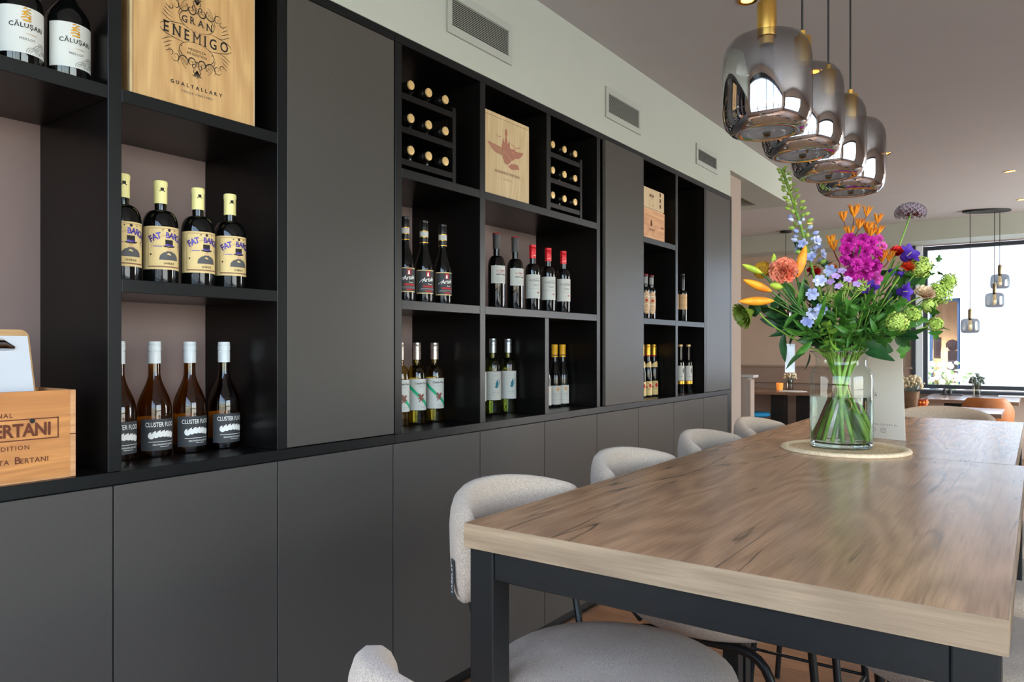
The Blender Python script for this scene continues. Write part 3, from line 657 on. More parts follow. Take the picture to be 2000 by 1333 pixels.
SP = dict(dims=(0.0400, 0.345, 0.250, 0.196), glass='yellow_glass', cap=('silver', 0.274, True), labels=[('label', 0.040, ['paper', 'green_ink', 'ink', 'brown_ink', 'grey_ink'], -0.42, pr), ('back_label', 0.0393, ['cream'], PI, back)])
series(None, SP, 'white_wine_bottle', 'straw white wine bottles with green sash', [
    ('straw wine bottle with green sash, cut off by the niche edge', (-0.20, 2.213, ZL+0.0005)), ('straw wine bottle with green sash in the middle of three', (-0.20, 2.316, ZL+0.0005)), ('straw wine bottle with green sash at the right of three', (-0.20, 2.430, ZL+0.0005))])
# pale green wine with a teal fish label
pr = Print().rect(-0.060, 0.072, 0.042, 0.210, 0, 0, 18).text('VERDE', -0.006, 0.188, 0.0055, 2, sp=1.5)
pr.poly([(0.002, 0.128), (0.010, 0.136), (0.013, 0.150), (0.010, 0.162), (0.004, 0.172), (0.001, 0.160), (-0.005, 0.152), (-0.003, 0.142), (-0.009, 0.136)], 1, 2).line([(0.012, 0.172), (0.020, 0.160), (0.018, 0.146)], 0.003, 1).text('Pesce Blu', -0.004, 0.106, 0.0095, 2, slant=0.2).rect(-0.024, 0.096, 0.016, 0.0968, 3, 2, 3)
back = Print().rect(-0.040, 0.085, 0.042, 0.205, 0, 0, 12)
SP = dict(dims=(0.0410, 0.368, 0.276, 0.222), glass='green_glass', cap=('grey_foil', 0.300, True), labels=[('label', 0.041, ['paper', 'teal_ink', 'grey_ink', 'grey_ink'], -0.50, pr), ('back_label', 0.0403, ['cream'], PI, back)])
series(None, SP, 'green_wine_bottle', 'pale green wine bottles', [
    ('pale green wine bottle showing only its label edge behind the partition', (-0.20, 2.735, ZL+0.0005)), ('pale green wine bottle with teal fish label, left of the pair', (-0.20, 2.853, ZL+0.0005)), ('pale green wine bottle with teal fish label, right of the pair', (-0.20, 2.979, ZL+0.0005))])
# yellow-capped, plain white label
pr = Print().rect(-0.055, 0.016, 0.048, 0.118, 0, 0, 16).rect(-0.004, 0.088, 0.012, 0.108, 1, 2).text('BOURGOGNE', -0.004, 0.070, 0.0075, 2).text('Blanc', -0.002, 0.058, 0.008, 2, slant=0.2).rect(-0.03, 0.04, 0.024, 0.0408, 2, 2, 3)
def dark_band(c, mats, rr): mats.append('ink'); c.lathe([(rr+0.0006, 0.282), (rr+0.0006, 0.286)], 20, 1, cap=False)
SP = dict(dims=(0.0360, 0.342, 0.270, 0.150), slope=True, glass='black_glass', flare=0.001, cap=('yellow_cap', 0.274, False, dark_band), labels=[('label', 0.036, ['paper', 'tan_paper', 'grey_ink'], -0.60, pr)])
series(None, SP, 'burgundy_bottle', 'yellow-capped bottles with plain white labels', [
    ('yellow-capped bottle hidden behind the niche divider', (-0.20, 3.315, ZL+0.0005)), ('yellow-capped white-labelled bottle, left of the pair', (-0.20, 3.414, ZL+0.0005)), ('yellow-capped white-labelled bottle, right of the pair', (-0.20, 3.516-0.02, ZL+0.0005))])
# far cabinet: round-labelled port bottles
pr = Print().disc(0.0, 0.105, 0.034, 0, 0, 22, ry=0.072)
for q in (0.9, 0.62): pr.line([(0.030*q*math.cos(a*PI/9), 0.105+0.066*q*math.sin(a*PI/9)) for a in range(19)], 0.0022, 1, 1)
pr.disc(0.0, 0.118, 0.009, 2, 2).line([(-0.022, 0.09), (0, 0.098), (0.022, 0.09)], 0.003, 1, 2).line([(-0.02, 0.14), (0, 0.148), (0.02, 0.14)], 0.003, 1, 2)
def red_rim(c, mats, rr): mats.extend(['red_ink', 'grey_ink']); c.lathe([(rr+0.0013, 0.279), (rr+0.0013, 0.2835)], 20, 1, cap=False); Print().rect(-0.016, 0.225, 0.016, 0.268, 0, 1, 6).emit(c, cyl(rr+0.0004, -0.7), 2)
SP = dict(dims=(0.0300, 0.282, 0.205, 0.180), glass='black_glass', rn=0.0145, cap=('black_foil', 0.212, False, red_rim), labels=[('label', 0.030, ['tan_paper', 'white_ink', 'red_ink'], -0.75, pr)])
series(None, SP, 'oval_label_bottle', 'oval-labelled bottles in the far cabinet', [
    ('dark bottle with ornate oval label half behind the far door', (-0.07, 4.277, S2+0.0005)), ('dark bottle with ornate oval label beside its half hidden twin', (-0.07, 4.364, S2+0.0005))])
pr = Print().rect(-0.045, 0.085, 0.032, 0.190, 0, 0, 12).rect(-0.045, 0.115, 0.032, 0.1165, 1, 1, 8).rect(-0.045, 0.165, 0.032, 0.1665, 1, 1, 8)
SP = dict(dims=(0.0310, 0.334, 0.220, 0.198), glass='black_glass', rn=0.0135, cap=('black_foil', 0.232, True), labels=[('label', 0.031, ['tan_paper', 'brown_ink'], -0.75, pr)])
series(None, SP, 'tan_label_bottle', 'tan-labelled bottles in the far cabinet', [
    ('tan-labelled dark bottle hidden behind its twin in the narrow niche', (-0.10, 4.800, S2+0.0005)), ('tan-labelled slim dark bottle in the tall narrow niche', (-0.07, 4.880, S2+0.0005))])
pr = Print().rect(-0.045, 0.012, 0.030, 0.104, 0, 0, 12).text('Rouge', -0.004, 0.050, 0.010, 2, slant=0.2).disc(0.008, 0.076, 0.010, 1, 2, 8, ry=0.014).disc(-0.016, 0.066, 0.006, 1, 2, 7).line([(-0.03, 0.088), (-0.012, 0.094), (0, 0.09)], 0.002, 2)
pr2 = Print().poly([(-0.030, 0.196), (0.026, 0.196), (0.030, 0.214), (0.012, 0.236), (-0.014, 0.222)], 0, 0)
def red_foot(c, mats, rr): mats.append('red_ink'); c.lathe([(rr+0.0008, 0.268), (rr+0.0005, 0.276)], 20, 1, cap=False)
SP = dict(dims=(0.0280, 0.345, 0.268, 0.150), slope=True, glass='black_glass', rn=0.0150, cap=('gold', 0.268, True, red_foot), labels=[('label', 0.028, ['cream', 'red_ink', 'ink'], -0.75, pr), ('neck_label', 0.0245, ['cream'], -0.75, pr2)])
series(None, SP, 'gold_capped_bottle', 'gold-capped bottles in the far cabinet', [
    ('gold-capped cream-labelled bottle hidden by the far cabinet edge', (-0.14, 4.375, ZL+0.0005)), ('gold-capped cream-labelled bottle, left of the far pair', (-0.14, 4.466, ZL+0.0005)), ('gold-capped cream-labelled bottle, right of the far pair', (-0.14, 4.560, ZL+0.0005))])
pr = Print().rect(-0.045, 0.088, 0.030, 0.195, 0, 0, 12).disc(0.012, 0.16, 0.006, 1, 2, 8, ry=0.02).text('Porto', -0.002, 0.115, 0.010, 1, slant=0.2).rect(-0.045, 0.064, 0.030, 0.086, 2, 0, 12)
SP = dict(dims=(0.0285, 0.348, 0.235, 0.212), glass='black_glass', rn=0.0135, cap=('pale_gold', 0.332, False), labels=[('label', 0.0285, ['paper', 'grey_mid', 'gold'], -0.75, pr)])
series(None, SP, 'slim_port_bottle', 'slim gold-banded bottles in the far cabinet', [
    ('slim bottle with white label and gold band, left of its pair', (-0.14, 5.020-0.012, ZL+0.0005)), ('slim bottle with white label and gold band, right of its pair', (-0.10, 5.062, ZL+0.0005))])

# ------------------------------------------------------------ lying bottles in two small racks
def lying():
    t = thing('rack_bottle', 'x', 'bottle', (0, 0, 0))
    MB().lathe(profile(0.0365, 0.300, 0.225, 0.18), 24).build('glass', 'black_glass', t, smooth=40)
    c = MB().lathe([(0.0172, 0.255), (0.0178, 0.258), (0.0178, 0.282), (0.0166, 0.284), (0.0178, 0.286), (0.0166, 0.289), (0.0178, 0.291), (0.0166, 0.294), (0.0178, 0.296), (0.0178, 0.3)], 20, cap=False)
    c.build('screw_cap', 'black_foil', t, smooth=30)
    MB().lathe([(0.0182, 0.3), (0.0182, 0.303), (0.0170, 0.306), (0.012, 0.3065)], 20).build('cap_end', 'pale_gold', t, smooth=30)
    return t
first = lying(); used = False
for y0, ys, yp, rk in ((2.0205, (2.097, 2.200, 2.302), 2.351, 'nearer'), (3.0645, (3.124, 3.236, 3.343), 3.399, 'farther')):
    t = thing('bottle_rack', 'black bottle rack of three boards in the %s upper niche' % rk, 'rack', (0, 0, S1+0.0005), 0, 'bottle racks')
    zc = (2.452-S1, 2.323-S1, 2.198-S1)
    for z in zc: MB().box((-0.335, y0+0.02, z-0.0625), (-0.03, yp-0.0005, z-0.0375)).build('board', 'carcass', t, bevel=0.0012)
    for x0, x1 in ((-0.058, -0.028), (-0.34, -0.31)):
        MB().box((x0, yp, 0), (x1, yp+0.02, 0.322)).build('post', 'carcass', t, bevel=0.0012)
        MB().box((x0, y0+0.0005, 0), (x1, y0+0.0195, 0.29)).build('post', 'carcass', t, bevel=0.0012)
    for z, row in zip(zc, ('top', 'middle', 'bottom')):
        for yy, cn in zip(ys, ('left', 'middle', 'right')):
            lab = 'lying bottle with gold cap end, %s row %s, in the %s rack' % (row, cn, rk)
            if not used: b = first; used = True
            else: b = dup(first)
            b.location = (-0.330, yy, S1+0.0005+z); b.rotation_euler = (0, PI/2, 0); b['label'] = lab; b['group'] = 'bottles lying in the %s rack' % rk

# ------------------------------------------------------------ wooden wine boxes
def scroll_ornament(p, cu, cv, w, h, m):
    """symmetrical flourish: scrolls, ovals and feathered tips round the lettering"""
    for sv in (1, -1):
        for su in (1, -1):
            X = lambda u: cu+su*u*w
            Y = lambda v: cv+sv*v*h
            def S(u, v, r, tr, a0, wd=0.0016, fl=1):
                pts = [(u+fl*r*(1-0.88*i/20)*math.cos(a0+tr*2*PI*i/20), v+r*(1-0.88*i/20)*math.sin(a0+tr*2*PI*i/20)) for i in range(21)]
                p.line([(X(a), Y(b)) for a, b in pts], [wd*1.35*(0.35+math.sin(PI*min(i/14, 1))) for i in range(21)], m)
            S(0.16, 0.62, 0.15, 1.35, PI*0.6, 0.0019); S(0.36, 0.66, 0.19, -1.1, PI*0.2, 0.0014); S(0.60, 0.60, 0.13, 1.2, 0.3, 0.0013)
            S(0.09, 0.70, 0.07, 1.3, PI, 0.0014); S(0.74, 0.52, 0.08, 1.1, PI/2, 0.0011); S(0.06, 0.82, 0.06, 1.2, PI*1.3, 0.0012)
            for k in range(4):
                v0 = 0.16+k*0.085
                p.line([(X(0.66+0.03*k), Y(v0+0.02)), (X(0.80), Y(v0+0.05+0.01*k)), (X(0.93-k*0.02), Y(v0+0.12)), (X(1.0-k*0.05), Y(v0+0.15))], [0.0006, 0.0018, 0.0016, 0.0003], m)
            p.line([(X(1.02*math.cos(a)), Y(0.03+0.19*math.sin(a))) for a in [PI*0.03*i for i in range(14)]], [0.0008+0.0013*math.sin(PI*i/13) for i in range(14)], m)
            p.line([(X(0.50*math.cos(a)), Y(0.37+0.24*math.sin(a))) for a in [-PI/2+PI*i/14 for i in range(15)]], [0.0005+0.0013*math.sin(PI*i/14) for i in range(15)], m)
            p.line([(X(0.30+0.24*i/8), Y(0.80-0.4*(i/8)**2)) for i in range(9)], 0.0010, m)
            for q in range(4): p.line([(X(0.26+0.05*q), Y(0.73-0.03*q)), (X(0.33+0.06*q), Y(0.64-0.05*q)), (X(0.32+0.06*q), Y(0.54-0.04*q))], 0.0007, m)
            p.disc(X(0.44), Y(0.30), 0.0017, m)
        for k in range(-2, 3): p.line([(cu, cv+sv*h*0.78), (cu+k*0.05*w, cv+sv*h*0.92), (cu+k*0.085*w, cv+sv*h*(0.98-0.04*abs(k)))], [0.0026, 0.003, 0.0005], m)
        p.disc(cu, cv+sv*h*0.58, 0.0022, m)
def serif_text(p, s, u, v, size, m, width, xs=1.0, arc=0.0, off=0.016):
    """bold capitals with slab serifs, spread over the given width"""
    ex = []
    for ch in s:
        vs, _ = glyphs(ch, size, 'LEFT', off, 1.0); xx = [q[0]*xs for q in vs]; ex.append((min(xx), max(xx)))
    gap = (width-sum(b-a for a, b in ex))/(len(s)-1); x = u-width/2; t = size*0.05; sw = size*0.10
    for ch, (a, b) in zip(s, ex):
        c_ = x+(b-a)/2; vv = v-arc*(c_-u)**2
        p.text(ch, x-a, vv, size, m, 0.0 if ch == 'M' else off, align='LEFT', xs=xs)
        L_, R_ = x+sw*0.55*xs, x+(b-a)-sw*0.55*xs; top = vv+size*0.715
        for q, where_ in {'E': [(L_, 'bt')], 'N': [(L_, 'bt'), (R_, 't')], 'M': [(L_, 'bt'), (R_, 'bt')], 'I': [(c_, 'bt')], 'R': [(L_, 'bt'), (R_, 'b')], 'A': [(L_, 'b'), (R_, 'b')], 'T': [(c_, 'b')], 'L': [(L_, 'bt')], 'Y': [(c_, 'b'), (L_, 't'), (R_, 't')], 'U': [(L_, 't'), (R_, 't')]}.get(ch, []):
            if 'b' in where_: p.rect(q-sw*1.05, vv, q+sw*1.05, vv+t, m, 3)
            if 't' in where_: p.rect(q-sw*1.05, top-t, q+sw*1.05, top, m, 3)
        x += (b-a)+gap
t = thing('wine_box', 'large upright pine wine box with black scrollwork in the top left niche', 'box', (0, 0, S1+0.0005))
y0, y1, zt = 1.005, 1.392, 0.445
MB().box((-0.125, y0, 0), (-0.030, y1, zt)).build('body', 'pine', t, bevel=0.001)
LID = MB().box((-0.0295, y0+0.010, 0.0), (-0.0205, y1-0.006, zt))
MB().box((-0.0295, y0, 0.0), (-0.0205, y0+0.0085, zt)).box((-0.0295, y1-0.0050, 0), (-0.0205, y1, zt)).build('edge_rail', 'pale_pine', t, bevel=0.0006)
p = Print(); C0 = 1.199; Z0 = 0.214
scroll_ornament(p, C0, Z0, 0.108, 0.122, 0)
serif_text(p, 'GRAN', C0, Z0+0.036, 0.028, 0, 0.094, 0.92, 2.0); serif_text(p, 'ENEMIGO', C0, Z0-0.017, 0.043, 0, 0.200, 0.80, -0.6)
p.text('MENDOZA', C0, Z0-0.042, 0.0105, 0, 0, 1.1).text('ARGENTINA', C0, Z0-0.054, 0.0105, 0, 0, 1.1)
serif_text(p, 'GUALTALLARY', C0, Z0-0.150, 0.0140, 0, 0.160, 1.0, 0, 0.03); p.text('SINGLE VINEYARD', C0, Z0-0.168, 0.0098, 1, 0.0, 1.25)
p.emit(LID, facing_x(-0.0204), 1); LID.build('lid', ['pine', 'ink', 'grey_mid'], t)

t = thing('wine_box', 'pale upright pine wine box with a winged rust emblem between the racks', 'box', (0, 0, S1+0.0005))
y0, y1, zt = 2.555, 2.902, 0.372
MB().box((-0.125, y0, 0), (-0.030, y1, zt)).build('body', 'pale_pine', t, bevel=0.001)
LID = MB().box((-0.0295, y0, 0.0), (-0.0205, y1, zt-0.018))
MB().box((-0.0295, y0, zt-0.0165), (-0.0205, y1, zt)).build('edge_rail', 'pale_pine', t, bevel=0.0006)
p = Print(); cu = 2.728; cv = 0.208
p.poly([(cu-0.155, cv+0.026), (cu-0.06, cv+0.020), (cu-0.005, cv+0.010), (cu-0.03, cv-0.018), (cu-0.095, cv-0.012), (cu-0.125, cv+0.004)], 0, 2)
p.poly([(cu+0.125, cv+0.028), (cu+0.06, cv+0.022), (cu+0.03, cv+0.004), (cu+0.05, cv-0.012), (cu+0.085, cv-0.008), (cu+0.115, cv+0.012)], 0, 3)
p.poly([(cu-0.045, cv+0.022), (cu+0.062, cv+0.030), (cu+0.060, cv-0.010), (cu+0.03, cv-0.030), (cu+0.0, cv-0.052), (cu-0.02, cv-0.050), (cu-0.038, cv-0.024)], 0, 4)
p.poly([(cu+0.005, cv-0.058), (cu+0.03, cv-0.040), (cu+0.08, cv-0.036), (cu+0.095, cv-0.056), (cu+0.03, cv-0.068)], 0, 1)
p.rect(cu-0.045, cv+0.022, cu+0.020, cv+0.034, 0).poly([(cu-0.042, cv+0.034), (cu-0.036, cv+0.066), (cu-0.024, cv+0.042), (cu-0.018, cv+0.07), (cu-0.006, cv+0.07), (cu+0.0, cv+0.044), (cu+0.016, cv+0.062), (cu+0.018, cv+0.034)], 0, 2)
p.disc(cu-0.012, cv+0.092, 0.010, 0, ry=0.018).rect(cu-0.016, cv+0.066, cu-0.008, cv+0.08, 0)
p.line([(cu-0.09, cv+0.07), (cu-0.07, cv+0.062), (cu-0.05, cv+0.068)], 0.003, 0).line([(cu+0.03, cv+0.05), (cu+0.06, cv+0.038), (cu+0.10, cv+0.046)], 0.003, 0)
for k in range(5): p.line([(cu-0.14+k*0.006, cv+0.020-k*0.007), (cu-0.06, cv+0.012-k*0.007), (cu-0.03, cv+0.006-k*0.005)], 0.0010, 1, 6)
for k in range(14): p.disc(cu-0.03+0.08*((k*0.37) % 1), cv-0.035+0.05*((k*0.61) % 1), 0.0022, 1, 6, 6)
p.text('ADRIANNA VINEYARD', cu, cv-0.100, 0.0185, 2, 0.0, 1.05).text('Fortuna Terrae', cu, cv-0.125, 0.010, 2, slant=0.2)
p.emit(LID, facing_x(-0.0204), 1); LID.build('lid', ['pale_pine', 'rust_ink', 'pale_pine', 'brown_ink'], t)

t = thing('wine_box', 'orange-brown wooden wine box at the bottom of the far stack', 'box', (0, 0, S1+0.0005), 0, 'wine boxes stacked in the far cabinet')
LID = MB().box((-0.30, 4.145, 0), (-0.030, 4.487, 0.190))
p = Print().text('CHATEAU', 4.29, 0.058, 0.017, 0, 0.01, 1.1).disc(4.285, 0.098, 0.014, 0).poly([(4.27, 0.11), (4.285, 0.128), (4.30, 0.11)], 0).text('2012', 4.45, 0.088, 0.017, 0, 0.02)
p.emit(LID, facing_x(-0.0298), 1); LID.build('body', ['cedar', 'burn'], t)
t = thing('wine_box', 'pale wooden wine box on top of the far stack', 'box', (0, 0, S1+0.1911), 0, 'wine boxes stacked in the far cabinet')
MB().box((-0.30, 4.145, 0), (-0.034, 4.476, 0.134)).build('body', 'pale_pine', t, bevel=0.0015)
LID = MB().box((-0.0335, 4.145, 0.006), (-0.029, 4.476, 0.128))
p = Print().text('RIOJA', 4.288, 0.078, 0.026, 0, 0.02).text('DOC', 4.29, 0.062, 0.010, 0).text('Reserva', 4.30, 0.024, 0.009, 0)
for k in range(3): p.disc(4.416, 0.112-0.037*k, 0.011, 0, ry=0.015)
p.emit(LID, facing_x(-0.0288), 1); LID.build('front', ['pale_pine', 'burn'], t)

# crate with menus on the left ledge
t = thing('wine_crate', 'open pine wine crate with burnt lettering on the left ledge', 'crate', (0, 0, ZL+0.0005))
y0, y1, h = 0.462, 0.869, 0.2185
LID = MB().box((-0.032, y0, 0.004), (-0.019, y1-0.0135, h))
MB().box((-0.212, y0, 0.004), (-0.199, y1-0.0135, h)).build('back_board', 'crate', t, bevel=0.001)
MB().box((-0.212, y1-0.013, 0.0), (-0.0185, y1, h-0.112)).build('end_board', 'cedar', t, bevel=0.001)
MB().box((-0.212, y1-0.013, h-0.1105), (-0.0185, y1, h)).build('end_board', 'cedar', t, bevel=0.001)
MB().box((-0.212, y0-0.0135, 0.0), (-0.0185, y0-0.0005, h)).build('end_board', 'cedar', t, bevel=0.001)
MB().box((-0.198, y0, 0.0), (-0.033, y1-0.0135, 0.010)).build('floor_board', 'crate', t)
MB().box((-0.0305, y0, 0.0), (-0.0185, y1-0.0135, 0.0038)).build('bottom_strip', 'cedar', t)
p = Print()
p.text('ORIGINAL', 0.728, 0.158, 0.0150, 0, 0.01, 1.25, 'RIGHT').text('BERTANI', 0.812, 0.1115, 0.0430, 0, 0.034, 0.98, 'RIGHT', xs=0.86)
p.frame(0.50, 0.1010, 0.829, 0.1530, 0.0028, 0, 1, 4)
p.text('VINTAGE EDITION', 0.764, 0.0795, 0.0150, 0, 0.01, 1.25, 'RIGHT').text('CARLOTTA ', 0.726, 0.0465, 0.0170, 0, 0.012, 1.1, 'RIGHT').text('B', 0.731, 0.0465, 0.0245, 0, 0.012, 1.0, 'LEFT').text('ERTANI', 0.806, 0.0465, 0.0170, 0, 0.012, 1.12, 'RIGHT')
p.disc(0.770, 0.1470, 0.0062, 1, 3, 10)
p.emit(LID, facing_x(-0.0188), 1); LID.build('front_board', ['crate', 'burn', 'ink'], t)
# clipboard leaning in the crate
t = thing('clipboard', 'wooden clipboard with white sheets leaning in the pine crate', 'clipboard', (-0.082, 0.700, ZL+0.032))
t.rotation_euler = (0, rad(-15.5), 0)
def round_rect(w, h, r, n=5, top_only=True):
    pts = [(-w/2, 0), (w/2, 0)]
    for cx, a0 in ((w/2-r, 0), (-w/2+r, PI/2)):
        for i in range(n+1): pts.append((cx+r*math.cos(a0+PI/2*i/n), h-r+r*math.sin(a0+PI/2*i/n)))
    return pts
def slab(mb, pts, x0, x1, m=0):
    n = len(pts); vs = [(x0, a, b) for a, b in pts] + [(x1, a, b) for a, b in pts]
    fs = [tuple(range(n-1, -1, -1)), tuple(range(n, 2*n))] + [(i, (i+1) % n, n+(i+1) % n, n+i) for i in range(n)]
    return mb.add(vs, fs, m)
slab(MB(), round_rect(0.244, 0.352, 0.020), -0.003, 0.0).build('board', 'clip_wood', t)
slab(MB(), [(-0.112, 0.02), (0.117, 0.02), (0.117, 0.334), (-0.112, 0.334)], 0.0004, 0.0032).build('sheets', 'sheet', t)
c = MB(); rows = []
for i in range(9):
    a = PI*i/8; rows.append([(0.0036+0.012*math.sin(a), -0.078, 0.296+0.024*(i/8)), (0.0036+0.016*math.sin(a), -0.06, 0.294+0.034*(i/8)), (0.0036+0.016*math.sin(a), 0.06, 0.294+0.034*(i/8)), (0.0036+0.010*math.sin(a), 0.082, 0.296+0.012*(i/8))])
c.grid(rows); c.box((0.0036, -0.03, 0.325), (0.012, 0.03, 0.348)); c.tube([(0.010, -0.045, 0.336), (0.010, 0.045, 0.336)], 0.004, 8)
c.build('clip', 'chrome', t, smooth=50)

# ------------------------------------------------------------ the two high tables
TZ = 1.110
for lab, x0, x1, y0, y1, front in (('nearer high oak-laminate table with black steel legs and a pale front edge', 1.105, 1.931, 1.042, 2.4295, True),
                            ('farther high oak-laminate table carrying the menu card', 1.107, 1.908, 2.4315, 3.85, False)):
    t = thing('high_table', lab, 'table', (0, 0, 0))
    e = 0.0018
    MB().box((x0+e, y0+e, TZ-0.044), (x1-e, y1-e, TZ)).build('tabletop', 'table_top', t)
    MB().box((x0, y0, TZ-0.044), (x1, y0+e, TZ-0.0002)).build('edge_band', 'table_edge', t)
    MB().box((x0, y1-e, TZ-0.044), (x1, y1, TZ-0.0002)).build('edge_band', 'table_edge', t)
    for a, b in ((x0, x0+e), (x1-e, x1)): MB().box((a, y0+e, TZ-0.044), (b, y1-e, TZ-0.0002)).build('edge_band', 'table_edge_y', t)
    L = 0.052; i = 0.008
    for a in (x0+i, x1-i-L):
        for b in (y0+i, y1-i-L): MB().box((a, b, 0.0), (a+L, b+L, TZ-0.0445)).build('leg', 'steel', t, bevel=0.0025, bseg=2)
    for b in (y0+i+0.004, y1-i-0.004-0.03): MB().box((x0+i+L, b, TZ-0.098), (x1-i-L, b+0.03, TZ-0.0445)).build('apron', 'steel', t, bevel=0.002)
    for a in (x0+i+0.004, x1-i-0.004-0.03): MB().box((a, y0+i+L, TZ-0.098), (a+0.03, y1-i-L, TZ-0.0445)).build('apron', 'steel', t, bevel=0.002)

# ------------------------------------------------------------ upholstered bar stools
def make_stool():
    t = thing('bar_stool', 'x', 'stool', (0, 0, 0), 0, 'beige bar stools round the high tables')
    MB().lathe([(0.001, 0.735), (0.17, 0.735), (0.212, 0.740), (0.230, 0.755), (0.236, 0.775), (0.230, 0.795), (0.212, 0.806), (0.17, 0.811), (0.09, 0.814), (0.001, 0.815)], 40, 0, None, 1.03, 1.03, cap=False).build('seat', 'fabric', t, smooth=60)
    rows = []; n = 36; thm = rad(62)
    for i in range(n+1):
        s = -1+2*i/n; th = s*thm; a = abs(s)
        endf = math.sqrt(max(1-max((a-0.84)/0.16, 0)**2, 0.0)); endf = max(endf, 0.03)
        zt = 1.141-0.045*a**2.2; zb = 0.900+0.050*a**2.5
        zm = (zt+zb)/2; hh = (zt-zb)/2*(0.35+0.65*endf); ht = 0.0265*(0.25+0.75*endf); row = []
        for k in range(18):
            q = 2*PI*k/18; cx, cz = math.cos(q), math.sin(q)
            dr = ht*math.copysign(abs(cx)**0.7, cx); dz = hh*math.copysign(abs(cz)**0.62, cz)
            z = zm+dz; R = 0.238+0.045*(z-0.90)+dr
            row.append((-0.062-R*math.cos(th)*1.04, R*math.sin(th), z))
        rows.append(row)
    m = MB().grid(rows, closed=True); nc = 18
    m.f += [tuple(range(nc-1, -1, -1)), tuple(n*nc+k for k in range(nc))]; m.m += [0, 0]
    b = m.build('backrest', 'fabric', t, smooth=70)
    for sy in (-1, 1):
        y = 0.165*sy
        def bend(p0, p1, p2, k=5):
            return [Vector(p0)*(1-t_)**2+Vector(p1)*2*t_*(1-t_)+Vector(p2)*t_**2 for t_ in [i/k for i in range(k+1)]]
        path = [(-0.235, y*1.22, 0.003)] + bend((-0.185, y*1.05, 0.64), (-0.175, y, 0.715), (-0.105, y, 0.7185)) + bend((0.11, y, 0.7185), (0.18, y, 0.715), (0.192, y*1.05, 0.64)) + [(0.245, y*1.22, 0.003)]
        MB().tube(path, 0.0115, 10).build('leg_frame', 'steel', t, smooth=40)
        th = rad(50)
        MB().tube([(-0.150, y*0.9, 0.728), (-0.168, y*1.0, 0.76), (-0.215, y*1.12, 0.95)], 0.0085, 8).build('back_support', 'steel', t, smooth=40)
    MB().tube([(-0.105, -0.165, 0.7185), (-0.105, 0.165, 0.7185)], 0.009, 8).build('seat_rail', 'steel', t, smooth=40)
    MB().tube([(0.105, -0.165, 0.7185), (0.105, 0.165, 0.7185)], 0.009, 8).build('seat_rail', 'steel', t, smooth=40)
    zf = 0.34; f = (0.74-zf)/0.74
    def leg_at(front, sy): 
        k = (0.64-zf)/0.64
        return ((0.192+0.053*k) if front else (-0.185-0.05*k), sy*0.165*(1.05+0.17*k), zf)
    MB().tube([leg_at(True, -1), leg_at(True, 1)], 0.0075, 8).build('footrest', 'steel', t, smooth=40)
    MB().tube([leg_at(False, -1), leg_at(False, 1)], 0.0055, 8).build('stretcher', 'steel', t, smooth=40)
    for sy in (-1, 1): MB().tube([leg_at(False, sy), leg_at(True, sy)], 0.0055, 8).build('stretcher', 'steel', t, smooth=40)
    return t
st = make_stool()
# sewn-in fabric tag on the outside of the back
tg = MB(); tg.box((0, -0.0105, -0.036), (0.0012, 0.0105, 0.036)); p = Print().text('LABEL51', -0.004, 0.0, 0.0150, 1, 0.01, rot=PI/2)
p = Print().text('LABEL51', 0.0, 0.0, 0.0145, 1, 0.01, 1.05)
p.emit(tg, lambda u, v, d: (0.0014+d, -v-(-0.005), u))
tgo = tg.build('tag', ['char', 'white_ink'], st)
a = rad(-53); R = 0.238+0.045*0.08+0.0300
tgo.location = (-0.062-R*math.cos(a)*1.04, R*math.sin(a), 0.985); tgo.rotation_euler = (0, 0, math.atan2(math.sin(a), -math.cos(a)))
spots = [(1.272, 1.305, 0, 'nearest beige bar stool tucked under the left corner of the table'), (1.272, 1.89, 0, 'second beige bar stool along the wine wall side'),
         (1.272, 2.49, 0, 'third beige bar stool along the wine wall side'), (1.272, 3.06, 0, 'fourth beige bar stool along the wine wall side'),
         (1.830, 1.30, PI, 'nearest beige bar stool on the right side of the table'), (1.830, 1.87, PI, 'second beige bar stool on the right side of the table'),
         (1.830, 2.45, PI, 'third beige bar stool on the right side of the table'), (1.820, 3.02, PI, 'fourth beige bar stool on the right side of the table'),
         (1.575, 3.93, -PI/2, 'beige bar stool at the far head of the tables'), (1.572, 0.778, PI/2, 'beige bar stool in the foreground, only the tip of its back in view')]
for i, (x, y, rz, lab) in enumerate(spots):
    o = st if i == 0 else dup(st)
    o.location = (x, y, 0.0); o.rotation_euler = (0, 0, rz); o['label'] = lab

